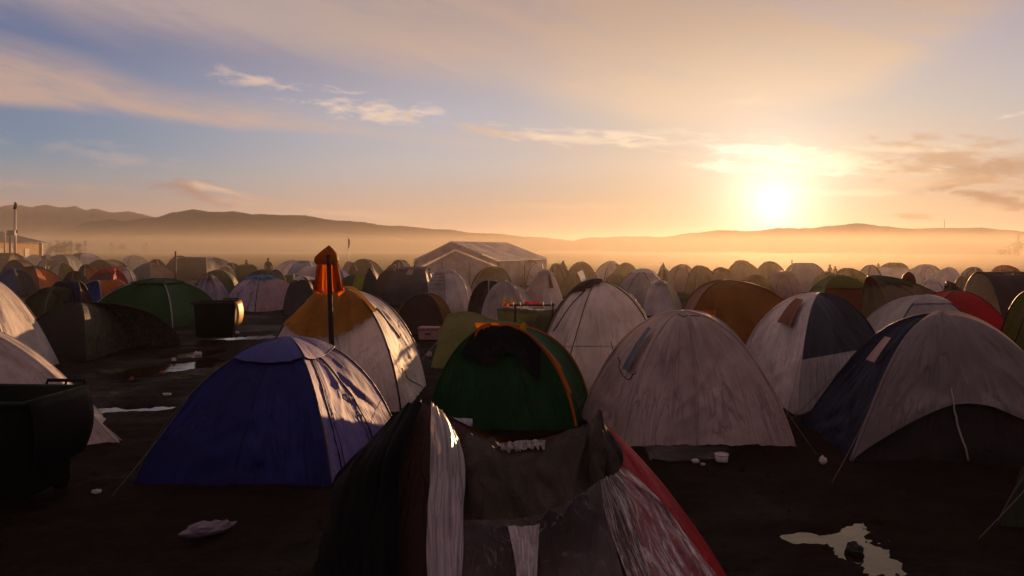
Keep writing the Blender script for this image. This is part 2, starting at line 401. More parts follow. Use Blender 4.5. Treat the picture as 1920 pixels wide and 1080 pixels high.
def plain(name, c, rough=.6, spec=.3, metal=0.0, nscale=20.0, var=.3):
    if name in MATS: return MATS[name]
    m, gg = mat(name)
    obj = gg.n.new('ShaderNodeTexCoord').outputs['Object']
    n = gg.noise(obj, nscale, 5, .6)
    colr = gg.mix(gg.rng(n, .3, .7), tuple(x * (1 - var) for x in c) + (1,), tuple(min(1, x * (1 + var)) for x in c) + (1,))
    MATS[name] = finish(m, gg, bsdf(gg, colr, gg.rng(n, .3, .7, rough * .8, min(1, rough * 1.2)), spec, bump(gg, n, .25, .01), Metallic=metal)); return MATS[name]
POLE = plain('pole_sleeve', (.018, .016, .016), .6)
POLEY = plain('pole_sleeve_olive', (.12, .09, .02), .6)
ROPE = plain('rope', (.13, .10, .075), .8)

# ------------------------------------------------------------------ geometry helpers
def tube_data(pts, r, sides=6, r2=None, cap=True):
    vs, fs = [], []
    n = len(pts); pts = [Vector(p) for p in pts]
    for i, p in enumerate(pts):
        d = (pts[min(i + 1, n - 1)] - pts[max(i - 1, 0)]).normalized()
        a = d.cross(Vector((0, 0, 1)));  a = d.cross(Vector((1, 0, 0))) if a.length < .05 else a
        a.normalize(); b = d.cross(a)
        rr = r if r2 is None else r + (r2 - r) * i / max(1, n - 1)
        for k in range(sides):
            t = 2 * math.pi * k / sides
            vs.append(p + (a * math.cos(t) + b * math.sin(t)) * rr)
    for i in range(n - 1):
        for k in range(sides):
            q = (k + 1) % sides
            fs.append((i * sides + k, i * sides + q, (i + 1) * sides + q, (i + 1) * sides + k))
    if cap:
        fs.append(tuple(range(sides))[::-1]); fs.append(tuple(range((n - 1) * sides, n * sides)))
    return vs, fs
def part_tube(name, pts, r, m, parent, org=None, sides=6, r2=None):
    org = Vector(org) if org is not None else Vector((0, 0, 0))
    vs, fs = tube_data([Vector(p) - org for p in pts], r, sides, r2)
    return new_obj(name, vs, fs, m, parent)
def box_data(lo, hi, bev=0.0):
    bm = bmesh.new(); bmesh.ops.create_cube(bm, size=1.0)
    for v in bm.verts: v.co = Vector([(lo[i] + hi[i]) / 2 + v.co[i] * (hi[i] - lo[i]) for i in range(3)])
    if bev > 0: bmesh.ops.bevel(bm, geom=bm.edges[:], offset=bev, segments=2, affect='EDGES')
    bm.verts.index_update()
    vs = [v.co.copy() for v in bm.verts]; fs = [tuple(v.index for v in f.verts) for f in bm.faces]; bm.free(); return vs, fs
def part_box(name, lo, hi, m, parent=None, bev=0.01, smooth=False):
    vs, fs = box_data(lo, hi, bev); return new_obj(name, vs, fs, m, parent, smooth)
def bez(a, b, c, d, t):
    u = 1 - t; return a * (u * u * u) + b * (3 * u * u * t) + c * (3 * u * t * t) + d * (t * t * t)

class Tent:
    def __init__(s, name, label, corners, apex, rise=.52, inw=.14, top=.50, sag=.05, wr=.018, seed=0, cat='tent', group=None, ridge=None):
        s.rd = Vector(ridge) if ridge is not None else None
        s.c = [Vector((x, y, -0.03)) for x, y in corners]; s.n = len(s.c)
        s.a = Vector(apex); s.rise, s.inw, s.top, s.sag, s.wr, s.seed = rise, inw, top, sag, wr, seed
        cx = sum(c.x for c in s.c) / s.n; cyy = sum(c.y for c in s.c) / s.n
        s.org = Vector((cx, cyy, 0)); s.root = empty(name, s.org)
        tag(s.root, label, cat, group)
    def pole(s, i, t):
        c = s.c[i % s.n]; a = s.a
        if s.rd is not None: a = a + s.rd * (1 if (c - s.org).dot(s.rd) > 0 else -1)
        h = a - c; hz = Vector((h.x, h.y, 0))
        return bez(c, c + hz * s.inw + Vector((0, 0, h.z * s.rise)), a - hz * s.top, a, t)
    def base(s, i, u, t):
        p = s.pole(i, t).lerp(s.pole(i + 1, t), u)
        w = 4 * u * (1 - u) * max(0.0, math.sin(math.pi * min(1, max(0, t)))) ** .8
        mid = Vector((s.org.x, s.org.y, p.z)); d = mid - p
        return p + (d.normalized() * (s.sag * w) if d.length > .01 else Vector((0, 0, -s.sag * w)))
    def nrm(s, i, u, t):
        e = .02; u = min(max(u, .02), .98); t = min(max(t, .02), .97)
        n = (s.base(i, u + e, t) - s.base(i, u - e, t)).cross(s.base(i, u, t + e) - s.base(i, u, t - e)); n.normalize()
        o = s.base(i, u, t) - Vector((s.org.x, s.org.y, s.a.z * .2))
        return n if n.dot(o) > 0 else -n
    def fold(s, i, u, t):
        k = s.wr * min(1, 4 * u * (1 - u) * 2) * max(0.0, 1 - t) ** .3
        z = s.seed * 3.1 + i * 7.7
        f = .6 * noise.noise(Vector((u * 4 + z, t * 1.4, z))) + .22 * (.5 - abs(noise.noise(Vector((u * 9 + t * 3, t * 2.5 + z, z)))) * 2) + .08 * (.5 - abs(noise.noise(Vector((u * 17 - t * 5, t * 4 + z, z)))) * 2)
        for cu in (u, 1 - u):                                   # tension folds running out of the two ground corners
            a = math.atan2(t, cu + 1e-4); d = math.hypot(t, cu)
            w = math.sin(a * 10 + 5 * noise.noise(Vector((a * 2.2, d * 1.2, z + cu * .1)))); f += (.25 + 1.5 * max(0, noise.noise(Vector((a * 4, z, d * .8))))) * 1.3 * (.7 - 1.6 * abs(w) ** .6) * math.exp(-d * 1.5) * min(1, (d * 2.6) ** 2)
        return f * k
    def at(s, i, u, t, off=0.0, fk=1.0):
        return s.base(i, u, t) + s.nrm(i, u, t) * (off + fk * s.fold(i, u, t))
    def panel(s, i, m, t0=0., t1=1., u0=0., u1=1., off=0., nu=26, nv=26, name='panel', label=None, parent=None, rag=0.):
        vs, fs, uvs = [], [], []; flat = name in ('window', 'pale_patch')
        f0 = t0 if callable(t0) else (lambda u: t0); f1 = t1 if callable(t1) else (lambda u: t1)
        for j in range(nv + 1):
            for k in range(nu + 1):
                u = u0 + (u1 - u0) * k / nu
                a, b = f0(u), f1(u)
                if rag: a += rag * noise.noise(Vector((u * 11, s.seed + i, 2.2)))
                t = a + (b - a) * j / nv
                vs.append(s.at(i, u, t, off + (.02 if flat else 0), .25 if flat else 1.0) - s.org); uvs.append((u, t))
        for j in range(nv):
            for k in range(nu):
                q = j * (nu + 1) + k; fs.append((q, q + 1, q + nu + 2, q + nu + 1))
        o = new_obj(name, vs, fs, m, parent or s.root, uvs=uvs)
        if label: o['label'] = label
        return o
    def sleeve(s, i, m=None, r=.013, t0=0., t1=1., n=22, name='pole_sleeve'):
        pts = [s.pole(i, t0 + (t1 - t0) * k / n) - s.org for k in range(n + 1)]
        vs, fs = tube_data(pts, r, 6); return new_obj(name, vs, fs, m or POLE, s.root)
    def seam(s, i, path, m=None, r=.006, off=.006, n=10, name='seam', parent=None):
        pts = []
        for (a, b), (c, d) in zip(path, path[1:]):
            for k in range(n): pts.append(s.at(i, a + (c - a) * k / n, b + (d - b) * k / n, off) - s.org)
        pts.append(s.at(i, path[-1][0], path[-1][1], off) - s.org)
        vs, fs = tube_data(pts, r, 5); return new_obj(name, vs, fs, m or POLE, parent or s.root)
    def rope(s, i, t, peg, m=None, r=.004):
        a = s.pole(i, t) - s.org; b = Vector((peg[0], peg[1], 0)) - s.org
        pts = [a.lerp(b, k / 6) - Vector((0, 0, .03 * math.sin(math.pi * k / 6))) for k in range(7)]
        vs, fs = tube_data(pts, r, 4); return new_obj('guy_rope', vs, fs, m or ROPE, s.root)
def arch(u0, u1, t0, t1, n=14):
    """arched door outline in panel coordinates"""
    out = [(u0, t0)]
    for k in range(n + 1):
        a = math.pi - math.pi * k / n
        out.append(((u0 + u1) / 2 + (u1 - u0) / 2 * math.cos(a), t0 + (t1 - t0) * (.35 + .65 * math.sin(a))))
    return out + [(u1, t0)]

def loft(name, lines, m, parent=None, nu=60, nv=30, fold=.02, freq=9.0, seed=1.0, rag=0.0, org=(0, 0, 0), along=True, drift=0.0):
    """cloth spanned over control lines of world points (top line first); folds run down the cloth"""
    org = Vector(org)
    def cr(pts, t):
        n = len(pts) - 1; x = min(max(t * n, 0), n - 1e-6); i = int(x); f = x - i
        p1, p2 = pts[i], pts[i + 1]; p0 = pts[i - 1] if i > 0 else p1 * 2 - p2; p3 = pts[i + 2] if i + 2 <= n else p2 * 2 - p1
        return .5 * ((2 * p1) + (p2 - p0) * f + (2 * p0 - 5 * p1 + 4 * p2 - p3) * f * f + (3 * p1 - p0 - 3 * p2 + p3) * f ** 3)
    L = [[Vector(p) for p in l] for l in lines]
    vs, fs, uvs = [], [], []
    for j in range(nv + 1):
        for k in range(nu + 1):
            u = k / nu; v = j / nv
            if rag and j == nv: v += rag * noise.noise(Vector((u * 20, seed, 3)))
            p = cr([cr(l, u) for l in L], min(v, 1))
            if v > 1: p = p + (cr([cr(l, u) for l in L], 1) - cr([cr(l, u) for l in L], .97)) * ((v - 1) / .03)
            q = cr([cr(l, min(1, u + .02)) for l in L], min(v, 1)) - cr([cr(l, max(0, u - .02)) for l in L], min(v, 1))
            w = cr([cr(l, u) for l in L], min(1, v + .03)) - cr([cr(l, u) for l in L], max(0, min(v, 1) - .03))
            n = q.cross(w);  n = n.normalized() if n.length > 1e-9 else Vector((0, -1, 0))
            uu = u + drift * v
            f = (.6 - 1.2 * abs(math.sin(uu * freq * 3.14 + 2.5 * noise.noise(Vector((uu * 5, v * 1.5, seed))))) ** .7) + 1.2 * noise.noise(Vector((uu * freq * 1.9, v * 2.0, seed + 4))) + .5 * noise.noise(Vector((uu * freq * 4, v * 5.0, seed + 9)))
            vs.append(p + n * (f * fold * (.35 + .65 * v)) - org); uvs.append((u, v))
    for j in range(nv):
        for k in range(nu):
            a = j * (nu + 1) + k; fs.append((a, a + 1, a + nu + 2, a + nu + 1))
    return new_obj(name, vs, fs, m, parent, uvs=uvs)

def pole_folds(o, peak, amp, freq, seed, toward=Vector((0, -1, .15))):
    """folds that run out of the point where cloth hangs from a pole"""
    pk = Vector(peak)
    for v in o.data.vertices:
        d = v.co - pk; r = math.hypot(d.x, d.z); a = math.atan2(d.x, -d.z)
        w = abs(math.sin(a * freq + 2.0 * noise.noise(Vector((a * 2, r * .8, seed)))))
        v.co += toward * (amp * (.6 - 1.2 * w ** .7) * (.5 + 1.0 * abs(noise.noise(Vector((a * 3, seed, 1))))) * min(1, r * 4) * math.exp(-r * .55))
    o.data.update()

# ------------------------------------------------------------------ near tents, each from its ground corners
F = MATS
def G2(px, py): p = GP(px, py); return (p.x, p.y)

# blue tent in the left foreground
t = Tent('dome_tent', 'dark blue dome tent with lilac sunlit side panel, left foreground beside the white tent', [G2(248, 908), G2(622, 908), G2(742, 800), (-3.75, 10.5)],
         P(540, 636, 9.1), rise=.50, inw=.16, top=.46, sag=.06, wr=.045, seed=1)
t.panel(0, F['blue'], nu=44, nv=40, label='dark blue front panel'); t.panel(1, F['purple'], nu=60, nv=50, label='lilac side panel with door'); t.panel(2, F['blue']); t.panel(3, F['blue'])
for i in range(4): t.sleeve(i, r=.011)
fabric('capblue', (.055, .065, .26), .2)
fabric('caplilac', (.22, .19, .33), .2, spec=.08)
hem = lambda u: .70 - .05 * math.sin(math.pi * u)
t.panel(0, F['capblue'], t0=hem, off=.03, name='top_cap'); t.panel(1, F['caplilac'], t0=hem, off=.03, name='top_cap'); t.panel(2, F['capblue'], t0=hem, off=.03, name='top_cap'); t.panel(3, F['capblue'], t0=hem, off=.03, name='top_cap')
t.seam(0, [(k / 12, hem(k / 12)) for k in range(13)], off=.03, n=2, name='cap_hem'); t.seam(1, [(k / 12, hem(k / 12)) for k in range(13)], off=.03, n=2, name='cap_hem')
t.seam(1, arch(.14, .62, .03, .72), F['navy'], r=.008, off=.008, n=3, name='door_zip'); t.seam(1, arch(.19, .57, .03, .66), F['navy'], r=.004, off=.006, n=3, name='door_zip')
t.seam(0, [(.5, .02), (.5, .68)], F['navy'], r=.004)
t.rope(0, .45, G2(205, 935)); t.rope(1, .4, G2(655, 960))

# white tent with mustard cloth, and its pole and jacket
t = Tent('dome_tent', 'white dome tent with a bright sunlit side, mustard cloth laid over its front', [(-4.0, 11.45), G2(752, 772), G2(800, 722), (-3.5, 13.9)],
         P(636, 541, 12.35), rise=.54, inw=.10, top=.55, sag=.07, wr=.06, seed=2)
for i in range(4): t.panel(i, F['white'], nu=50, nv=46)
for i in range(4): t.sleeve(i, r=.016)
t.seam(1, [(.42, .62), (.68, .36)], F['charcoal'], r=.012, off=.01, name='vent_slit'); t.seam(1, [(.30, .2), (.82, .02)], F['charcoal'], r=.006, name='seam')
t.seam(0, [(.3, .55), (.5, .02)], F['grey'], r=.006); t.seam(0, [(.5, .5), (.75, .02)], F['grey'], r=.006)
t.rope(1, .55, G2(800, 800)); t.rope(2, .5, G2(850, 735))
fabric('mustardcloth', (.30, .135, .010), .3, dirt=.2)
c = loft('mustard_cloth', [[t.at(0, u, .985, .03) for u in (.0, .3, .7, 1.)], [t.at(0, u, .80, .05) for u in (.0, .3, .7, 1.0)], [t.at(0, .0, .50, .05), t.at(0, .25, .41, .07), t.at(0, .6, .43, .07), t.at(0, 1., .58, .05)]],
         F['mustardcloth'], nu=60, nv=30, fold=.035, freq=3.0, seed=5, rag=.025)
tag(c, 'crumpled mustard yellow cloth spread over the front of the white tent', 'cloth')
c = loft('yellow_cloth', [[t.at(1, u, .985, .03) for u in (0, .3, .6)], [t.at(1, u, .86, .04) for u in (0., .22, .42)], [t.at(1, u, .60, .03) for u in (-.02, .1, .2)]],
         fabric('yellowcloth', (.55, .26, .02), .35, dirt=.1), nu=24, nv=20, fold=.03, freq=3, seed=9)
tag(c, 'strip of yellow cloth hanging on the sunlit corner of the white tent', 'cloth')

# green tent in the middle with an orange trim
t = Tent('dome_tent', 'dark green dome tent with orange piping and a black blanket over its top', [G2(800, 806), G2(1082, 806), (1.25, 12.0), (-1.0, 12.1)],
         P(932, 610, 11.0), rise=.60, inw=.10, top=.55, sag=.05, wr=.03, seed=3)
for i in range(4): t.panel(i, F['darkgreen'], nu=36, nv=34)
t.sleeve(0, F['darkgreen'], r=.014); t.sleeve(3, r=.014)
for i in (1, 2): t.sleeve(i, F['orange'], r=.022, name='orange_piping')
c = loft('black_blanket', [[t.at(0, u, .97, .02) for u in (-.0, .3, .7, 1.)], [t.at(0, u, .75, .05) for u in (.03, .3, .7, .98)], [t.at(0, .08, .5, .06), t.at(0, .4, .42, .08), t.at(0, .62, .50, .08), t.at(0, .8, .3, .08), t.at(0, .97, .55, .05)]],
         F['black'], nu=50, nv=30, fold=.03, freq=4, seed=2)
tag(c, 'black blanket thrown over the top of the dark green tent', 'blanket')
c = loft('orange_cloth', [[t.pole(1, .99) + Vector((-.35, -.1, .05)), t.pole(1, .93) + Vector((-.1, -.1, .06)), t.pole(1, .8) + Vector((0, -.06, .06)), t.pole(1, .5) + Vector((.0, -.05, .05)), t.pole(1, .22) + Vector((0, -.04, .03))],
                          [t.pole(1, .99) + Vector((-.32, -.0, -.03)), t.pole(1, .93) + Vector((-.1, .0, -.01)), t.pole(1, .8) + Vector((.05, .0, -.01)), t.pole(1, .5) + Vector((.07, 0, -.0)), t.pole(1, .22) + Vector((.06, 0, 0))]],
         F['orange'], nu=50, nv=8, fold=.012, freq=5, seed=7)
tag(c, 'orange cloth band along the right edge of the dark green tent', 'cloth')
c = loft('orange_rag', [[t.pole(0, .98) + Vector((-.05, -.08, .05)), t.pole(0, .9) + Vector((0, -.08, .08)), t.pole(0, .78) + Vector((0, -.05, .05))],
                        [t.pole(0, .97) + Vector((0, -.12, -.06)), t.pole(0, .88) + Vector((.04, -.12, -.08)), t.pole(0, .76) + Vector((.03, -.1, -.06))]], F['orange'], nu=20, nv=10, fold=.02, freq=3, seed=4)
tag(c, 'small orange rag on the top left of the dark green tent', 'cloth')

# olive tarpaulin strung behind it
r0 = empty('olive_tarpaulin', (-1.2, 16.4, 0)); tag(r0, 'olive green tarpaulin tent with a drooping ridge behind the dark green tent', 'tarpaulin')
og = (-1.2, 16.4, 0)
loft('cover', [[P(838, 590, 17.2), P(878, 584, 17.2), P(930, 600, 17.2), P(990, 608, 17.2)], [P(822, 632, 16.4), P(872, 622, 16.3), P(930, 632, 16.3), P(1000, 642, 16.3)], [P(808, 690, 15.4), P(860, 692, 15.3), P(930, 694, 15.2), P(1000, 694, 15.2)]],
     F['olive'], r0, nu=40, nv=24, fold=.03, freq=3, seed=11, org=og)
loft('cover', [[P(990, 608, 17.2), P(930, 600, 17.2), P(878, 584, 17.2), P(838, 590, 17.2)], [P(1000, 660, 18.4), P(930, 655, 18.4), P(878, 655, 18.4), P(830, 655, 18.4)]], F['olive'], r0, nu=30, nv=12, fold=.02, freq=3, seed=12, org=og)
part_tube('pole', [P(842, 588, 17.2), Vector((P(842, 588, 17.2).x, 17.2, -.05))], .016, POLE, r0, og)
part_tube('guy_rope', [P(850, 610, 16.8), P(800, 662, 15.9), GP(782, 690).to_3d()], .008, ROPE, r0, og)

# big white tent right of centre
t = Tent('dome_tent', 'tall white dome tent with dark top flap and yellow seams behind the mauve tent', [(.28, 12.45), (2.75, 12.6), (3.1, 15.0), (.55, 15.0)],
         P(1118, 527, 13.7), rise=.50, inw=.17, top=.55, sag=.06, wr=.10, seed=4)
for i in range(4): t.panel(i, F['white'], nu=44, nv=40)
for i in range(4): t.sleeve(i, POLEY, r=.016)
t.panel(3, F['brown'], t0=.62, off=.03, name='top_flap'); t.panel(0, F['brown'], t0=lambda u: .70 + .27 * u, off=.05, name='top_flap', rag=.03)
t.panel(3, F['charcoal'], t0=.30, t1=.62, u0=.35, u1=.8, off=.045, name='window')
t.seam(0, [(k / 10, .30) for k in range(11)], F['grey'], r=.005, n=3); t.seam(0, [(.2, .02), (.28, .45), (.33, .8)], POLEY, r=.010, name='yellow_seam')
t.seam(0, [(.05, .4), (.12, .62), (.2, .78)], F['black'], r=.009, name='strap'); t.seam(0, [(.60, .33), (.61, .28), (.67, .27)], F['black'], r=.006, name='strap')
# illegible small print near the hem
for k, (u, w) in enumerate([(.205, .018), (.235, .012), (.25, .016), (.27, .010), (.285, .02)]):
    t.panel(0, F['navy'], t0=.055 if k else .05, t1=.085 if k else .09, u0=u, u1=u + w, off=.008, nu=2, nv=2, name='printed_mark')
t.rope(0, .5, (.0, 11.6))

# mauve tent
t = Tent('dome_tent', 'large mauve grey dome tent with central seam, litter lying along its front hem', [G2(1166, 834), G2(1492, 838), (4.05, 11.6), G2(1090, 782)],
         P(1283, 583, 10.45), rise=.50, inw=.16, top=.50, sag=.04, wr=.10, seed=5)
t.panel(0, F['mauve'], nu=70, nv=56); t.panel(1, F['mauve']); t.panel(2, F['mauve']); t.panel(3, F['mauve'], nu=40, nv=40)
for i in range(4): t.sleeve(i, F['mauve'], r=.018)
t.seam(0, [(.44, .0), (.45, .45), (.47, .86)], F['mauve'], r=.014, off=.006, name='zip_flap'); t.seam(0, [(k / 8, .86) for k in range(1, 8)], F['darkgrey'], r=.005, n=3)
t.panel(3, F['slate'], t0=.36, t1=.66, u0=.60, u1=.80, off=.05, name='window', nu=10, nv=12)
t.seam(3, [(.2, .42), (.45, .34), (.72, .32), (.86, .38)], F['black'], r=.006, name='strap')
t.rope(3, .5, G2(1062, 792)); t.rope(1, .5, G2(1530, 850))

# white and navy tent
t = Tent('dome_tent', 'dome tent with white left panel, dark navy front and pale pleated skirt', [G2(1492, 778), (6.75, 13.0), (6.7, 15.0), (4.15, 13.9)],
         P(1535, 550, 12.9), rise=.52, inw=.15, top=.52, sag=.05, wr=.085, seed=6)
fabric('nightblue', (.022, .018, .028), .12)
t.panel(0, F['nightblue'], t0=.30, nu=44, nv=34, label='dark navy front panel'); t.panel(0, F['grey'], t0=0., t1=lambda u: .31 + .0 * u, nu=60, nv=14, name='pleated_skirt', off=.02)
t.panel(1, F['nightblue']); t.panel(2, F['white']); t.panel(3, F['white'], nu=40, nv=40)
for i in range(4): t.sleeve(i, F['white'] if i in (0, 3) else POLE, r=.02)
t.panel(3, F['rust'], t0=.50, t1=.76, u0=.40, u1=.75, off=.045, name='window', nu=10, nv=10)
for k in range(14): t.seam(0, [(.06 + .062 * k, .0), (.07 + .06 * k, .15), (.065 + .061 * k, .30)], F['grey'], r=.012, off=.02, n=4, name='pleat')
t.rope(3, .4, G2(1375, 735)); t.rope(0, .35, G2(1470, 800))

# big tent at the right edge
t = Tent('dome_tent', 'big grey and navy dome tent at the right edge, pale patch, black open front', [G2(1596, 860), (6.75, 8.35), (7.35, 10.7), G2(1503, 792)],
         P(1768, 588, 9.75), rise=.42, inw=.27, top=.50, sag=.05, wr=.075, seed=7)
fabric('palegrey', (.21, .18, .18), .3)
hemf = lambda u: .29 * max(0.0, math.sin(math.pi * min(1, max(0, u) * .98))) ** .75
t.panel(0, F['palegrey'], t0=hemf, nu=60, nv=46, off=.06, label='grey flysheet with a curved hem'); t.panel(0, F['charcoal'], t1=.6, nu=30, nv=24, name='inner_tent')
t.panel(1, F['palegrey']); t.panel(2, F['navy']); t.panel(3, F['navy'], nu=40, nv=40, label='dark navy side panel')
t.sleeve(0, F['palegrey'], r=.03); t.sleeve(1, r=.014); t.sleeve(2, r=.014); t.sleeve(3, r=.014)
t.panel(3, F['pink'], t0=.46, t1=.62, u0=.42, u1=.70, off=.055, name='pale_patch', nu=8, nv=8)
t.seam(0, [(.40, .36), (.41, .26), (.43, .16), (.46, .02)], F['grey'], r=.011, off=.07, name='strap')
t.rope(0, .4, G2(1560, 905)); t.rope(3, .45, G2(1468, 800))
# green tent peeping in at the right border
t = Tent('dome_tent', 'green tent peeping in at the lower right corner of the picture', [G2(1868, 985), (7.2, 6.4), (7.6, 8.0), (5.45, 8.0)], (6.4, 7.1, 1.15), seed=8, wr=.02)
fabric('grassgreen', (.018, .028, .006), .15)
for i in range(4): t.panel(i, F['grassgreen'], nu=16, nv=16)
for i in range(4): t.sleeve(i, r=.012)
t.rope(0, .6, G2(1835, 1010))

# grey tent, red tent, green tent, khaki tents on the right, behind the big ones
t = Tent('dome_tent', 'plain grey dome tent between the khaki tent and the red tent', [(6.9, 13.6), (9.0, 13.8), (9.3, 16.0), (7.2, 16.0)], P(1738, 554, 14.8), rise=.58, inw=.1, seed=9)
for i in range(4): t.panel(i, F['grey'], nu=20, nv=20)
for i in range(4): t.sleeve(i, F['white'] if i == 3 else POLE, r=.014)
t.panel(0, F['grey'], t0=.72, off=.03, name='top_cap')
t = Tent('dome_tent', 'vivid red dome tent glowing in the backlight', [(8.6, 15.6), (10.9, 15.6), (11.2, 17.6), (8.9, 18.0)], P(1795, 545, 16.8), rise=.5, inw=.18, seed=10)
for i in range(4): t.panel(i, F['red'], nu=20, nv=20)
for i in range(4): t.sleeve(i, F['maroon'], r=.014)
t = Tent('dome_tent', 'yellow green dome tent with dark pole sleeves at the right border', [(9.3, 13.0), (12.0, 12.4), (12.6, 14.8), (9.9, 15.2)], P(1935, 545, 13.8), rise=.52, inw=.15, seed=11, wr=.03)
for i in range(4): t.panel(i, F['olive'], nu=30, nv=26)
for i in range(4): t.sleeve(i, POLE, r=.016)
t.seam(0, [(.2, .02), (.5, .5), (.8, .9)], POLE, r=.01); t.seam(3, [(.2, .02), (.5, .5), (.8, .9)], POLE, r=.01)
t = Tent('dome_tent', 'khaki dome tent under an olive and brown cap behind the navy tent', [(8.9, 17.2), (11.1, 17.0), (11.6, 19.2), (9.2, 19.6)], P(1630, 518, 18.2), rise=.56, inw=.1, seed=12)
for i in range(4): t.panel(i, F['khaki'], nu=20, nv=20)
for i in range(4): t.sleeve(i, POLEY, r=.018)
for i in range(4): t.panel(i, F['moss'] if i in (0, 1) else F['rust'], t0=.70, off=.03, name='top_cap', rag=.1)
t.seam(0, [(.5, .02), (.52, .72)], POLEY, r=.012)
t = Tent('dome_tent', 'olive dome tent with rusty front left of the khaki tent', [(8.1, 19.8), (10.2, 19.6), (10.6, 21.8), (8.4, 22.0)], P(1572, 517, 20.8), rise=.56, inw=.1, seed=13)
for i in range(4): t.panel(i, F['rust'] if i == 0 else F['olive'], nu=16, nv=16)
for i in range(4): t.sleeve(i, POLEY, r=.018)
t.panel(0, F['olive'], t0=.6, off=.03, name='top_cap'); t.panel(3, F['olive'], t0=.6, off=.03, name='top_cap')
t = Tent('dome_tent', 'wide rust brown dome tent glowing under the sun behind the mauve tent', [(3.45, 15.0), (6.2, 15.0), (6.6, 17.8), (3.9, 17.8)], P(1362, 526, 16.2), rise=.62, inw=.08, top=.62, seed=14)
for i in range(4): t.panel(i, F['rust'] if i else F['mustard'], nu=24, nv=24)
for i in range(4): t.sleeve(i, F['mustard'], r=.02)
t.panel(0, F['orange'], t0=.05, t1=.45, u0=.02, u1=.22, off=.02, name='orange_flap')

# left side: white tents, camouflage tent
fabric('offwhite', (.46, .40, .37), .25)  # plain off-white base colour for the left-hand tents
t = Tent('dome_tent', 'white dome tent at the left border behind the wheelie bin, navy window', [(-8.2, 8.3), GP(228, 832).to_tuple(), (-6.2, 11.2), (-8.7, 11.3)], P(-110, 604, 9.9), rise=.40, inw=.26, top=.45, seed=15, wr=.08)
for i in range(4): t.panel(i, F['offwhite'], nu=44, nv=40)
for i in range(4): t.sleeve(i, F['white'], r=.014)
t.panel(0, F['navy'], t0=.40, t1=.74, u0=.42, u1=.70, off=.02, name='window', nu=10, nv=10)
t.rope(1, .62, G2(228, 826), F['white'], .01)
t = Tent('dome_tent', 'white dome tent with projecting awning and dark blue window at the left border', [(-12.0, 13.4), (-9.15, 13.6), (-9.9, 16.2), (-12.4, 16.0)], P(-70, 508, 14.8), rise=.44, inw=.22, seed=16, wr=.08)
for i in range(4): t.panel(i, F['offwhite'], nu=40, nv=36)
for i in range(4): t.sleeve(i, r=.014)
t.panel(0, F['navy'], t0=.40, t1=.66, u0=.52, u1=.74, off=.02, name='window', nu=10, nv=10)
loft('awning', [[t.at(0, .1, .85, .03) - t.org, t.at(0, .5, .86, .03) - t.org, t.at(0, .98, .82, .03) - t.org], [t.at(0, .1, .74, .22) - t.org, t.at(0, .5, .72, .26) - t.org, t.at(0, 1.0, .66, .30) - t.org]], F['offwhite'], t.root, nu=30, nv=10, fold=.012, freq=3, seed=3)
t.seam(0, [(.3, .02), (.34, .6)], F['darkgrey'], r=.008); t.seam(0, [(.5, .02), (.5, .6)], F['darkgrey'], r=.008); t.seam(0, [(.85, .02), (.74, .6)], F['darkgrey'], r=.008)
t = Tent('dome_tent', 'camouflage dome tent on the left with a sunlit edge', [G2(40, 660), G2(162, 676), G2(244, 650), (-8.6, 19.2)], P(152, 568, 17.4), rise=.62, inw=.06, top=.5, seed=17)
t.panel(0, F['charcoal'], nu=26, nv=24, label='dark end panel'); t.panel(1, F['camo'], nu=30, nv=26); t.panel(2, F['camo']); t.panel(3, F['camo'])
for i in range(4): t.sleeve(i, F['moss'], r=.015)
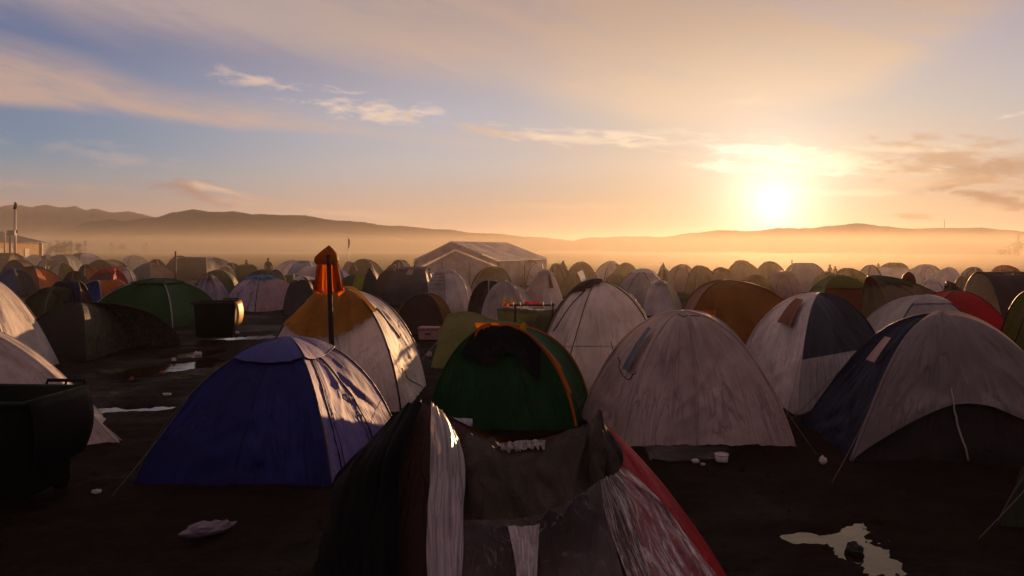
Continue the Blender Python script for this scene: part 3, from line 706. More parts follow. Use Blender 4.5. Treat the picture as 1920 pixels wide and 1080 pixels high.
# ------------------------------------------------------------------ middle and far tents
# photo px left, right, top row, height in m, yaw deg, length/width, colours (front, right, back, left; some right sides paler to paint in sunlight), cap, label
ROWS = [
 (200, 376, 524, 1.45, 8, 1.0, ('darkgreen', 'darkgreen', 'darkgreen', 'charcoal'), None, 'wide dark green tent on the left behind the camouflage tent'),
 (212, 254, 535, 1.15, -6, .9, ('black', 'charcoal', 'black', 'black'), None, 'small black dome end leaning on the blue and orange tent'),
 (158, 246, 525, 1.35, 24, .9, ('royal', 'orange', 'royal', 'royal'), None, 'blue dome tent with orange side near the dark green tent'),
 (100, 168, 527, 1.40, -10, .9, ('navy', 'maroon', 'navy', 'navy'), None, 'navy and maroon tent left of the blue and orange tent'),
 (62, 132, 540, 1.20, 12, .9, ('moss', 'moss', 'black', 'black'), None, 'low dark olive tent behind the camouflage tent'),
 (33, 97, 500, 1.45, 5, .9, ('rust', 'orange', 'rust', 'rust'), None, 'burnt orange dome tent above the awning of the white tent'),
 (10, 50, 504, 1.40, 0, .9, ('royal', 'navy', 'navy', 'navy'), None, 'dark blue tent tucked left of the burnt orange tent'),
 (354, 442, 516, 1.40, 38, .95, ('lilac', 'lilac', 'lilac', 'lilac'), None, 'pale lilac dome tent under a teal and orange scarf'),
 (438, 556, 517, 1.35, 40, .95, ('lilac', 'pink', 'lilac', 'lilac'), None, 'pale lilac dome tent under a bright blue cloth'),
 (543, 612, 519, 1.40, 10, .9, ('darkgrey', 'brown', 'darkgrey', 'darkgrey'), 'white', 'dark grey dome tent with a white cap behind the hanging jacket'),
 (329, 418, 482, 1.75, 12, 1.0, ('charcoal', 'darkgrey', 'charcoal', 'charcoal'), None, 'large black dome tent above the lilac tents'),
 (310, 366, 480, 1.75, 30, .9, ('brown', 'grey', 'brown', 'maroon'), None, 'brown dome tent with a grey band beside the large black tent'),
 (252, 322, 493, 1.55, 22, 1.0, ('slate', 'tan', 'slate', 'slate'), None, 'slate grey dome tent with a sunlit salmon edge'),  # tan right panel stands in for the sunlit strip
 (408, 437, 499, 1.40, 35, .9, ('cream', 'cream', 'cream', 'cream'), None, 'small cream dome end glowing in the sun beside the black tent'),
 (426, 454, 493, 1.45, 20, .9, ('teal', 'moss', 'teal', 'slate'), None, 'small teal green dome right of the cream one'),
 (444, 490, 497, 1.35, -15, 1.0, ('moss', 'brown', 'moss', 'moss'), None, 'low moss green tent below the two sitting people'),
 (464, 528, 506, 1.45, 20, .9, ('brown', 'tan', 'brown', 'brown'), None, 'brown dome tent just behind the blue clothed tent'),
 (514, 572, 488, 1.55, -12, .9, ('white', 'white', 'grey', 'white'), 'grey', 'white dome tent with a dark rim left of the jacket pole'),
 (551, 606, 490, 1.55, 15, .9, ('skyblue', 'grey', 'skyblue', 'skyblue'), None, 'light blue dome tent directly left of the hanging jacket'),
 (520, 560, 514, 1.1, 10, .9, ('olive', 'tan', 'olive', 'olive'), None, 'low olive tent in front of the white dome'),
 (230, 275, 478, 1.75, 35, .9, ('grey', 'cream', 'grey', 'grey'), None, 'grey tent with a bright sunlit panel on the far left field edge'),  # sunlit stripe painted in by the cream right panel
 (216, 254, 502, 1.35, 18, 1.0, ('grey', 'white', 'grey', 'grey'), None, 'low grey tent right of the red cloth'),
 (170, 226, 504, 1.45, 10, 1.0, ('maroon', 'red', 'maroon', 'maroon'), 'red', 'dark red tent with a bright red top'),
 (180, 228, 487, 1.55, 0, 1.0, ('maroon', 'brown', 'maroon', 'maroon'), None, 'low maroon tent between the black one and the grey sunlit one'),
 (270, 314, 487, 1.5, -10, 1.0, ('maroon', 'brown', 'brown', 'maroon'), None, 'low reddish brown tent right of the grey sunlit tent'),
 (128, 188, 475, 1.85, 30, .9, ('charcoal', 'grey', 'charcoal', 'charcoal'), None, 'black dome tent with a pale window at its right'),
 (102, 140, 477, 1.80, 0, 1.0, ('slate', 'slate', 'charcoal', 'slate'), None, 'blue grey tent right of the white awning'),
 (74, 108, 475, 1.85, 15, 1.0, ('charcoal', 'cream', 'black', 'charcoal'), 'white', 'dark tent with a white roof sheet near the building'),
 (38, 83, 477, 1.80, 40, .9, ('grey', 'cream', 'grey', 'grey'), None, 'grey tent with a yellow sunlit side below the building'),  # white tent, its sun and shade coloured as cream and grey panels
 (-8, 36, 475, 1.85, 10, 1.0, ('charcoal', 'brown', 'black', 'black'), None, 'black tent at the left border below the building'),
 (100, 132, 492, 1.50, 25, .9, ('cream', 'olive', 'cream', 'pattern'), None, 'cream dome tent in the crowd right of the burnt orange tent'),
 (76, 100, 486, 1.55, 20, .9, ('grey', 'pattern', 'grey', 'grey'), None, 'grey tent with patterned side above the burnt orange tent'),
 (150, 182, 497, 1.5, 25, 1., ('charcoal', 'orange', 'black', 'black'), None, 'black tent with an orange flap left of the red topped tent'),
 # centre
 (648, 676, 491, 1.45, 0, .9, ('pink', 'cream', 'grey', 'grey'), None, 'small pinkish dome right of the jacket below the flag pole'),
 (662, 712, 486, 1.65, 10, .9, ('brown', 'tan', 'brown', 'brown'), 'brown', 'brown tent humped with tarps above the hooded person'),
 (636, 684, 514, 1.35, 30, .9, ('moss', 'limestripe', 'olive', 'moss'), None, 'olive tent with a glowing edge just right of the jacket'),
 (708, 764, 505, 1.40, 12, .9, ('brown', 'tan', 'brown', 'brown'), None, 'brown dome tent right of the hooded person'),
 (733, 774, 488, 1.60, 10, .9, ('darkgrey', 'grey', 'brown', 'pink'), None, 'grey dome with a white mark left of the marquee'),
 (712, 748, 496, 1.45, 18, .9, ('pink', 'tan', 'brown', 'brown'), None, 'pinkish low tent between brown domes left of the marquee'),
 (733, 818, 502, 1.60, 8, 1.0, ('darkgrey', 'grey', 'darkgrey', 'darkgrey'), None, 'dark dome tent with a pale square patch in front of the marquee'),
 (786, 905, 506, 1.65, 32, 1.1, ('grey', 'white', 'grey', 'grey'), None, 'grey ribbed dome tent with a glowing right edge before the marquee'),
 (752, 848, 549, 1.15, 6, .9, ('brown', 'mustard', 'brown', 'charcoal'), None, 'dark brown arched tent with a pink box at its door'),
 (888, 952, 501, 1.5, -10, .9, ('khaki', 'cream', 'khaki', 'khaki'), 'olive', 'khaki tent with olive top at the foot of the marquee'),
 (884, 968, 525, 1.35, -25, 1.0, ('brown', 'grey', 'brown', 'brown'), None, 'dark brown tent before the khaki one right of the marquee'),
 (906, 1008, 527, 1.45, 14, 1.0, ('grey', 'grey', 'grey', 'white'), None, 'pale grey tent with thin arcs behind the dark crate'),
 (974, 1064, 507, 1.55, 35, .9, ('mauve', 'white', 'mauve', 'mauve'), None, 'mauve and white dome tent with a dark window'),
 (966, 1012, 488, 1.65, 10, .9, ('white', 'cream', 'grey', 'grey'), 'olive', 'white dome with an olive cap right of the marquee'),
 (996, 1022, 494, 1.45, 20, .9, ('white', 'cream', 'grey', 'grey'), None, 'small pale dome right of the olive capped dome'),
 (1032, 1068, 495, 1.50, 0, .9, ('tan', 'brown', 'tan', 'brown'), None, 'brown tent beneath a pointed bundle of cloth'),
 (1070, 1114, 491, 1.60, 0, .9, ('tan', 'khaki', 'tan', 'tan'), None, 'tan dome tent behind the upright white sheet'),
 (1050, 1090, 512, 1.2, 20, .9, ('khaki', 'rust', 'khaki', 'khaki'), None, 'low khaki tent left of the white sheet'),
 (1114, 1168, 490, 1.60, -8, .9, ('white', 'khaki', 'grey', 'white'), None, 'white dome tent, left one of the twin pair in the haze'),
 (1148, 1198, 492, 1.55, 12, .9, ('khaki', 'cream', 'khaki', 'khaki'), None, 'khaki dome tent, right one of the twin pair in the haze'),
 (1158, 1242, 505, 1.55, 15, .95, ('grey', 'white', 'grey', 'grey'), 'white', 'big pale dome tent with a folded back top behind the tall white tent'),
 (1212, 1278, 527, 1.25, 20, .95, ('white', 'cream', 'grey', 'grey'), None, 'pale crumpled tent left of the rust brown dome'),
 (1232, 1262, 503, 1.4, 10, .9, ('tan', 'cream', 'tan', 'tan'), None, 'tan tent with a spike of cloth above it'),
 (1248, 1304, 497, 1.5, 10, .9, ('pink', 'cream', 'pink', 'pink'), None, 'pinkish dome tent in the haze right of the spiked tent'),
 (1296, 1338, 499, 1.5, -8, .9, ('khaki', 'cream', 'khaki', 'khaki'), None, 'khaki dome in the haze, second right of the spiked tent'),
 (1335, 1385, 503, 1.4, 6, .9, ('tan', 'tan', 'tan', 'tan'), None, 'low tan tent in the haze left of the tall tan hump'),
 (1362, 1428, 489, 1.65, 12, .9, ('tan', 'khaki', 'tan', 'tan'), None, 'tall tan hump of a tent in the glare below the sun'),
 (1422, 1470, 491, 1.6, -8, .9, ('khaki', 'tan', 'khaki', 'khaki'), None, 'khaki dome tent exactly below the sun'),
 (1440, 1500, 510, 1.3, 15, .9, ('pink', 'orange', 'pink', 'tan'), None, 'low pinkish tent in the glare above the white and navy tent'),
 (1484, 1538, 494, 1.6, 5, .9, ('grey', 'khaki', 'grey', 'cream'), None, 'pale dome tent standing alone just right of the sun'),
 (1525, 1572, 510, 1.3, 15, .9, ('khaki', 'olive', 'khaki', 'khaki'), None, 'low khaki tent right of the lone pale dome'),
 (1572, 1622, 503, 1.4, 10, 1., ('olive', 'tan', 'olive', 'olive'), None, 'flat olive tent in the far row above the khaki tent'),
 (1608, 1652, 497, 1.5, 0, .9, ('grey', 'tan', 'grey', 'grey'), None, 'small grey dome beside a thin post in the far right row'),
 (1648, 1708, 494, 1.55, 8, .9, ('white', 'grey', 'white', 'white'), 'khaki', 'widest white dome of the far right row, khaki cap'),
 (1702, 1754, 497, 1.5, -8, .9, ('white', 'grey', 'white', 'white'), None, 'white dome right of the brown parasol'),
 (1746, 1802, 501, 1.5, 22, .9, ('white', 'grey', 'grey', 'white'), None, 'white dome with a centre seam above the red tent'),
 (1798, 1848, 502, 1.45, -10, .9, ('slate', 'grey', 'slate', 'slate'), None, 'blue grey dome left of the long brown tent'),
 (1864, 1918, 498, 1.55, 0, .9, ('maroon', 'red', 'maroon', 'maroon'), 'red', 'small tent with a dull red roof at the far right'),
 (1655, 1752, 536, 1.2, 18, 1., ('olive', 'moss', 'olive', 'olive'), None, 'olive green tent under the bright lime tube'),
 (1715, 1765, 524, 1.2, 18, 1., ('white', 'grey', 'white', 'grey'), None, 'low white crumpled tent above the red tent'),
 (1772, 1806, 529, 1.2, 20, 1., ('brown', 'brown', 'brown', 'brown'), None, 'small brown box tent right above the red tent'),
 (1790, 1838, 518, 1.35, 25, 1., ('tan', 'tan', 'khaki', 'tan'), None, 'tan tent with a raised flap by the long brown tent'),
 # fillers that are seen between the rows
 (565, 640, 499, 1.4, 8, 1., ('grey', 'brown', 'grey', 'grey'), None, 'grey tent partly hidden behind the hanging jacket'),
 (618, 660, 503, 1.35, 12, 1., ('skyblue', 'white', 'skyblue', 'grey'), None, 'pale blue tent edge at the right of the jacket'),
 (1395, 1450, 515, 1.2, 8, 1., ('mustard', 'tan', 'rust', 'tan'), None, 'low mustard tent in the glare behind the rust brown dome'),
 (1130, 1185, 512, 1.2, 10, 1., ('khaki', 'khaki', 'khaki', 'khaki'), None, 'low khaki tent in front of the hazy twin pair'),
 (15, 62, 488, 1.6, -12, 1., ('charcoal', 'brown', 'charcoal', 'navy'), None, 'dark tent just below the building at the left'),
 (118, 165, 510, 1.35, 10, 1., ('charcoal', 'moss', 'charcoal', 'charcoal'), None, 'charcoal tent between the cream dome and the navy one'),
 (378, 440, 506, 1.3, -10, 1., ('moss', 'olive', 'moss', 'moss'), None, 'moss green tent peeping between the lilac tents'),
]
TENTS = {}
fab_len = {}
for k, (l, r, top, H, yaw, asp, cs, cap, label) in enumerate(ROWS):
    D = FPX * (CAMZ - H) / (top - HOR)
    Wt = (r - l) * D / FPX * (1.08 if D < 30 or 690 < l < 800 else 1.32)
    ya = R(yaw); W = Wt / (abs(math.cos(ya)) + asp * abs(math.sin(ya))); Ln = W * asp
    if Ln < 1.5: Ln = 1.5
    cx = ((l + r) / 2 - 960) / FPX * D
    rot = lambda x, y: (cx + x * math.cos(ya) - y * math.sin(ya), D + x * math.sin(ya) + y * math.cos(ya))
    # yaw turns the right side towards the camera
    ya = -ya
    cn = [rot(-W / 2, -Ln / 2), rot(W / 2, -Ln / 2), rot(W / 2, Ln / 2), rot(-W / 2, Ln / 2)]
    rr = random.Random(k * 13 + 5)
    cn = [(x + rr.uniform(-.14, .14), y + rr.uniform(-.14, .14)) for x, y in cn]
    form = rr.random(); cidx = [0, 1, 2, 3]; rg = None; q = rr.uniform(.8, 1.2)
    if form < .28:                                             # ridge between two hoops
        rg = Vector((math.cos(ya), math.sin(ya), 0)) * W * rr.uniform(.12, .24)
        if rr.random() < .4: rg = Vector((-math.sin(ya), math.cos(ya), 0)) * Ln * rr.uniform(.15, .3)
    elif form < .52:                                           # six-sided dome
        cn = [rot(W * .52 * math.cos(a), Ln * .55 * math.sin(a)) for a in [R(240), R(300), R(0), R(60), R(120), R(180)]]; cidx = [0, 1, 1, 2, 3, 3]
    t = Tent('dome_tent', label, cn, (cx + rr.uniform(-.32, .32), D + rr.uniform(-.15, .15), H), rise=rr.uniform(.42, .76), inw=rr.uniform(.02, .22), top=rr.uniform(.38, .66), sag=rr.uniform(.03, .17), wr=rr.uniform(.08, .20), seed=30 + k, group='tents of the camp', ridge=rg)
    NP = t.n
    n = 16 if D < 30 else (12 if D < 50 else 8)
    for i in range(NP): t.panel(i, F[cs[cidx[i]]], nu=n, nv=n)
    if D < 75 and rr.random() < .7:
        sm = [POLE, POLE, F['grey'], F[cs[1]], POLEY][rr.randrange(5)]
        for i in range(NP): t.sleeve(i, sm, r=.018 if D < 35 else .03, n=10)
    if cap:
        for i in range(NP): t.panel(i, F[cap], t0=.66, off=.04, nu=8, nv=5, name='top_cap', rag=.06)
    elif rr.random() < .35 and cs[0] not in ('black',):
        for i in range(NP): t.panel(i, F[cs[0]], t0=.72, off=.05, nu=8, nv=4, name='top_cap')
    if rr.random() < .5 and D < 60:
        t.seam(0, arch(.25, .75, .03, .72, 8), F['darkgrey'], r=.012, off=.012, n=2, name='door_zip')
    TENTS[label] = t
def tent(part): return next(v for k, v in TENTS.items() if part in k)
# details seen on single tents of these rows
t = tent('pale square patch'); t.panel(0, F['pink'], t0=.52, t1=.72, u0=.42, u1=.62, off=.03, name='pale_patch', nu=4, nv=4)
t = tent('mauve and white dome'); t.panel(1, F['rust'], t0=.40, t1=.72, u0=.35, u1=.65, off=.03, name='window', nu=5, nv=5)
t = tent('pale window at its right'); t.panel(1, F['white'], t0=.45, t1=.85, u0=.15, u1=.8, off=.03, name='window', nu=5, nv=5)
t = tent('white mark left of the marquee'); t.panel(0, F['white'], t0=.35, t1=.7, u0=.5, u1=.62, off=.03, name='pale_patch', nu=3, nv=3)
t = tent('grey band beside'); t.panel(0, F['grey'], t0=.1, t1=.9, u0=.55, u1=.8, off=.03, name='grey_band', nu=6, nv=10)
t = tent('grey ribbed')
for q in range(1, 9): t.seam(0, [(0.02, q * .085), (.98, q * .085)], F['grey'], r=.018, off=.01, n=12, name='rib_seam')
def drape_top(tn, name, m, label, i0=(0, 1), t0=.74, rag=.12, off=.05):
    r0 = empty(name, tn.org); tag(r0, label, 'cloth')
    for i in i0: tn.panel(i, F[m], t0=t0, off=off, nu=16, nv=8, name='cloth', parent=r0, rag=rag)
    for o in r0.children: o.location = (0, 0, 0)
fabric('bluecloth', (.02, .16, .34), .3)
drape_top(tent('under a bright blue cloth'), 'blue_cloth', 'bluecloth', 'bright blue cloth draped on the top of the lilac tent', (0, 1, 3), .74)
drape_top(tent('teal and orange scarf'), 'teal_scarf', 'teal', 'teal scarf on the top of the left lilac tent', (0, 3), .80)
drape_top(tent('teal and orange scarf'), 'orange_scarf', 'orange', 'orange scarf end on the right of the left lilac tent', (1,), .72)

for q, (tn, nm, m, lb, ii, tt) in enumerate([
        ('burnt orange dome', 'brown_blanket', 'brown', 'brown blanket thrown on the burnt orange dome tent', (0, 1), .78), ('large black dome tent above', 'grey_blanket', 'grey', 'grey blanket folded over the large black dome tent', (1,), .70),
        ('brown dome tent right of the hooded', 'tan_blanket', 'tan', 'tan blanket on the brown dome right of the hooded person', (1, 2), .6), ('tall tan hump', 'rust_blanket', 'rust', 'rust coloured blanket on the tall hump below the sun', (0, 3), .72),
        ('khaki dome tent exactly', 'brown_blanket', 'brown', 'brown blanket on the khaki dome exactly below the sun', (0,), .75), ('white dome right of the brown', 'brown_blanket', 'brown', 'brown blanket hanging on the white dome by the parasol', (1,), .3),
        ('widest white dome', 'moss_blanket', 'moss', 'moss green sheet over the top of the widest white dome', (0, 1), .8), ('low khaki tent left of the white sheet', 'red_rag', 'red', 'small red rag on the low khaki tent by the white sheet', (1,), .86),
        ('blue grey tent right', 'yellow_cloth', 'yellowcloth', 'yellow cloth on the blue grey tent near the building', (1,), .82), ('black tent at the left border', 'maroon_cloth', 'maroon', 'maroon cloth on the black tent at the left border', (0, 1), .8),
        ('pinkish dome tent in the haze', 'white_towel', 'white', 'white towel drying on the pinkish dome in the haze', (0,), .7), ('light blue dome tent directly', 'dark_towel', 'slate', 'slate grey towel on the light blue dome by the jacket', (0, 3), .82)]):
    drape_top(tent(tn), nm, m, lb, ii, tt, .16, .06)

# long brown tunnel tent on the right
r0 = empty('tunnel_tent', (16.6, 24.5, 0)); tag(r0, 'long brown tunnel tent with a flat ridge near the right border', 'tent'); og = Vector((16.6, 24.5, 0))
ridge_l, ridge_r = P(1838, 507, 24.5), P(1990, 514, 24.5)
def tun(x, k):   # cross-section: k -1 front hem .. 1 back hem
    w = 1.25; z = 1.72 * (1 - abs(k) ** 2.4); return Vector((x, 24.5 + k * w, z - .03))
xa, xb = ridge_l.x, ridge_r.x
vs, fs = [], []
for i in range(17):
    x = xa + (xb - xa) * i / 16
    for j in range(21):
        v = tun(x, j / 10 - 1); v.z *= 1 - .04 * math.sin(math.pi * i / 16) + .02 * noise.noise(v * 1.3); vs.append(v - og)
for i in range(16):
    for j in range(20): fs.append((i * 21 + j, (i + 1) * 21 + j, (i + 1) * 21 + j + 1, i * 21 + j + 1))
new_obj('body', vs, fs, F['brown'], r0)
vs = [tun(xa, j / 10 - 1) - og for j in range(21)] + [Vector((xa - .7, 24.3 + (j / 10 - 1) * .8, -.03)) - og for j in range(21)]
new_obj('end_panel', vs, [(j, j + 1, j + 22, j + 21) for j in range(20)], F['tan'], r0)
part_tube('hoop', [tun(xa, j / 10 - 1) for j in range(21)], .03, POLE, r0, og); part_tube('hoop', [tun((xa + xb) / 2, j / 10 - 1) for j in range(21)], .03, POLE, r0, og)
part_tube('ridge_strip', [tun(xa + (xb - xa) * k / 8, -.08) + Vector((0, 0, .0)) for k in range(9)], .035, F['khaki'], r0, og)

# white marquee
def marquee():
    og = Vector(P(850, 535, 48)); og.z = 0
    r0 = empty('marquee', og); tag(r0, 'large white frame marquee with pitched roof in the middle of the camp', 'marquee')
    fabric('marquee', (.52, .44, .38), .38, dirt=.2)
    wl, wr = P(777, 487, 46.5), P(934, 493, 46.0)          # eaves of the front gable
    ap = P(846, 454, 46.5)
    fl = Vector((wl.x, wl.y, 0)); fr = Vector((wr.x, wr.y, 0))
    dv = Vector((5.6, 10.5, 0))                            # direction of the long side
    dv = Vector((.36, .933, 0)) * 9.5
    ez = (wl.z + wr.z) / 2
    apx = Vector((ap.x, (wl.y + wr.y) / 2, ap.z))
    A, B = Vector((wl.x, wl.y, ez)), Vector((wr.x, wr.y, ez))
    def grid(name, a, b, c, d, nu, nv, m, amp, seed):
        vs, fs, uvs = [], [], []
        n = (b - a).cross(d - a).normalized()
        for j in range(nv + 1):
            for i in range(nu + 1):
                u, v = i / nu, j / nv
                p = a.lerp(b, u).lerp(d.lerp(c, u), v)
                w = math.sin(math.pi * u) * math.sin(math.pi * v)
                p = p + n * amp * (noise.noise(Vector((u * 6, v * 6, seed))) + .7 * noise.noise(Vector((u * 16, v * 9, seed)))) * (w ** .3 if w > 0 else 0) - Vector((0, 0, .12 * w))
                vs.append(p - og); uvs.append((u, v))
        for j in range(nv):
            for i in range(nu): q = j * (nu + 1) + i; fs.append((q, q + 1, q + nu + 2, q + nu + 1))
        return new_obj(name, vs, fs, m, r0, uvs=uvs)
    M = F['marquee']
    fz = Vector((0, 0, -.03))
    grid('front_wall', fl + fz, fr + fz, B, A, 16, 10, M, .04, 1)
    vs = [A - og, B - og, apx - og, (A + apx) / 2 - og, (B + apx) / 2 - og]; new_obj('gable', vs, [(0, 1, 4, 2, 3)], M, r0, False)
    grid('side_wall', fr + fz, fr + dv + fz, B + dv, B, 18, 10, M, .09, 2)
    grid('side_wall', fl + dv + fz, fl + fz, A, A + dv, 10, 6, M, .04, 3)
    grid('back_wall', fr + dv + fz, fl + dv + fz, A + dv, B + dv, 10, 6, M, .03, 4)
    ov = Vector((0, 0, .05)); ex = (B - A).normalized() * .15
    grid('roof_slope', B + ex + ov, B + ex + dv + ov, apx + dv + ov, apx + ov, 20, 12, M, .05, 5)
    grid('roof_slope', A - ex + dv + ov, A - ex + ov, apx + ov, apx + dv + ov, 12, 8, M, .03, 6)
    vs = [A + dv - og, B + dv - og, apx + dv - og]; new_obj('gable', vs, [(0, 1, 2)], M, r0, False)
    for a, b in ((fl, A), (fr, B), (fr + dv * .5, B + dv * .5), (fr + dv, B + dv)):
        part_tube('post', [a, b], .035, POLE, r0, og)
    for s in (.33, .66):
        c0 = A.lerp(B, s); part_tube('seam', [Vector((c0.x, c0.y - .03, .1)), Vector((c0.x, c0.y - .03, ez))], .02, F['khaki'], r0, og)
    for s in (-.2, .4, 1.0): part_tube('guy_rope', [B + dv * s * .9, fr + dv * s * .9 + Vector((1.4, .2, 0))], .012, ROPE, r0, og)
marquee()

# jacket on its pole
pt, pb = P(616, 484, 10.96), Vector((P(627, 700, 10.9).x, 10.9, -.05))
part = part_tube('wooden_pole', [pt + Vector((0, 0, .05)), pt.lerp(pb, .3), pt.lerp(pb, .6), pb], .034, plain('dark_wood', (.020, .013, .010), .8), None, None, 8, .046)
tag(part, 'dark wooden pole standing before the white tent, jacket on top', 'pole')
rj = empty('hooded_jacket', (pt.x, pt.y, 1.9)); tag(rj, 'orange hooded jacket hung over the top of the dark pole', 'jacket'); og = Vector((pt.x, pt.y, 1.9))
fabric('jacket', (.60, .11, .008), .5, dirt=.15, wr=.8, spec=.05); fabric('jackethood', (.30, .085, .010), .25, dirt=.15, wr=.8, spec=.05)
def lathe(name, rings, m, parent, og, seg=28, fold=.0, freq=5, seed=1):
    vs, fs = [], []
    for k, (c, rx, ry) in enumerate(rings):
        for i in range(seg):
            a = 2 * math.pi * i / seg
            f = 1 + fold * k / len(rings) * (math.sin(a * freq + seed + .4 * k) + .6 * math.sin(a * (freq * 2 + 1) + k * .5)) + .05 * noise.noise(Vector((math.cos(a) * 2, math.sin(a) * 2, k * .5 + seed)))
            vs.append(Vector(c) + Vector((math.cos(a) * rx * f, math.sin(a) * ry * f, 0)) - og)
    for k in range(len(rings) - 1):
        for i in range(seg):
            q = (i + 1) % seg; fs.append((k * seg + i, k * seg + q, (k + 1) * seg + q, (k + 1) * seg + i))
    fs.append(tuple(range(seg)))
    return new_obj(name, vs, fs, m, parent)
J = lambda px, py: P(px, py, 11.06)
lathe('hood', [(J(617, 460), .004, .004), (J(616, 465), .05, .05), (J(615, 474), .12, .11), (J(614, 482), .155, .14), (J(615, 490), .16, .15), (J(616, 496), .135, .13)], F['jackethood'], rj, og, fold=.30, freq=3, seed=2)
vs, fs = [], []
for k, (py, rx, ry) in enumerate([(486, .12, .10), (496, .150, .12), (508, .160, .13), (522, .175, .14), (534, .19, .15), (548, .20, .16)]):
    for i in range(41):
        a = -math.pi / 2 + .50 + (2 * math.pi - 1.0) * i / 40
        f = 1 + .085 * k * (.5 - abs(math.sin(a * 4.5 + .3 * k + 1.2 * noise.noise(Vector((a, k * .4, 7)))))) + .05 * noise.noise(Vector((a * 2, k * .6, 1)))
        zz = .16 * noise.noise(Vector((a * 2.2, 4, 0))) * (k == 5)
        vs.append(J(617, py) + Vector((math.cos(a) * rx * f, math.sin(a) * ry * f, zz)) - og)
for k in range(5):
    for i in range(40): q = k * 41 + i; fs.append((q, q + 1, q + 42, q + 41))
new_obj('body', vs, fs, F['jacket'], rj)
for sx, seedv in ((-1, 1), (1, 2)):
    pts = [J(616 + sx * 14, 494), J(616 + sx * 17, 508), J(617 + sx * 19, 524), J(617 + sx * 20, 543)]
    part_tube('sleeve', [p + Vector((0, -.07, 0)) for p in pts], .036, F['jacket'], rj, og, 8, .044)

# building on the left edge with its mast
rb = empty('building', (-72, 106, 0)); og = Vector((-72, 106, 0)); tag(rb, 'low ochre building with dark hipped roof at the left border', 'building')
wallm = plain('ochre_plaster', (.36, .21, .09), .85, .2, 0, 1.2, .2); roofm = plain('dark_roof', (.030, .026, .026), .7, .2, 0, 3, .3)
part_box('wall', (-6.2, -7.0, 0), (2.0, 4.2, 3.35), wallm, rb, 0.02)
vs = [(-6.6, -7.4, 3.36), (2.4, -7.4, 3.36), (2.4, 4.6, 3.36), (-6.6, 4.6, 3.36), (-2.1, -4.0, 4.9), (-2.1, 1.2, 4.9)]
new_obj('roof', vs, [(0, 3, 2, 1), (0, 1, 4), (1, 2, 5, 4), (2, 3, 5), (3, 0, 4, 5)], roofm, rb, False)
for yy in (-5.2, -2.6, .2): part_box('window', (2.003, yy, 1.1), (2.05, yy + 1.0, 2.4), plain('dark_glass', (.02, .02, .025), .2, .5), rb, .005)
part_box('corner_post', (2.01, 3.9, 0), (2.16, 4.22, 3.3), plain('pale_trim', (.5, .36, .2), .7), rb, .01); part_box('gutter', (2.36, -7.3, 3.24), (2.50, 4.5, 3.35), roofm, rb, .01)
rm = empty('mast', tuple(P(28, 465, 100))); mo = Vector(P(28, 465, 100)); tag(rm, 'pale pole mast with antennas standing beside the ochre building', 'mast')
mw = plain('pale_metal', (.42, .34, .25), .5); dk = plain('dark_metal', (.03, .026, .025), .5)
mx = mo.x
part_tube('shaft', [Vector((mx, 100, -.1)), P(28, 382, 100)], .19, mw, rm, mo, 8, .15); part_tube('antenna', [P(28, 392, 100), P(28.5, 379, 100)], .22, dk, rm, mo, 8, .1)
part_tube('antenna', [P(31, 389, 100), P(31, 381, 100)], .07, dk, rm, mo); part_tube('bracket', [P(22, 436, 100), P(34, 434, 100)], .12, dk, rm, mo); part_tube('bracket', [P(31, 437, 100), P(31, 431, 100)], .18, dk, rm, mo)
for px, py in ((9, 434), (19, 440)):
    o = part_tube('utility_post', [Vector((P(px, 465, 96).x, 96, -.1)), P(px, py, 96)], .14, mw if px == 9 else dk, None, None, 8, .12)
    tag(o, 'pale post nearest the left border' if px == 9 else 'dark post between the pale post and the mast', 'post')
sg = part_box('grey_board', tuple(P(16, 441, 95.5)), tuple(P(27, 432, 95.2)), plain('grey_board', (.10, .09, .11), .6), None, .01); tag(sg, 'dark grey board fixed between the posts beside the mast', 'board')

# flag pole, hill mast, far right post
r0 = empty('flag_pole', (P(653, 465, 62).x, 62, 0)); og = Vector(r0.location); tag(r0, 'thin pole with a small furled dark flag left of the marquee', 'flag pole')
part_tube('pole', [Vector((og.x, 62, -.05)), P(653, 443, 62)], .045, mw, r0, og, 6, .035)
loft('flag', [[P(652.4, 447, 61.95), P(653.5, 456, 61.95), P(653.3, 465, 61.95)], [P(655.5, 449, 61.95), P(656, 456, 61.95), P(654.3, 466, 61.95)]], F['brown'], r0, nu=14, nv=4, fold=.03, freq=2, org=og)
r0 = empty('lattice_mast', tuple(P(1771, 428, 758))); og = Vector(r0.location); tag(r0, 'tiny radio mast on the crest of the right hill', 'mast')
part_tube('shaft', [P(1771, 431, 758), P(1771, 411, 758)], .35, dk, r0, og, 6, .15); part_tube('crossbar', [P(1769.5, 418, 758), P(1772.5, 418, 758)], .2, dk, r0, og)
r0 = part_tube('timber_post', [Vector((P(1909, 465, 240).x, 240, -.1)), P(1909, 440, 240)], .4, plain('grey_timber', (.08, .07, .05), .8), None, None, 6, .3); tag(r0, 'tall lone post beside bushes at the far right', 'post')

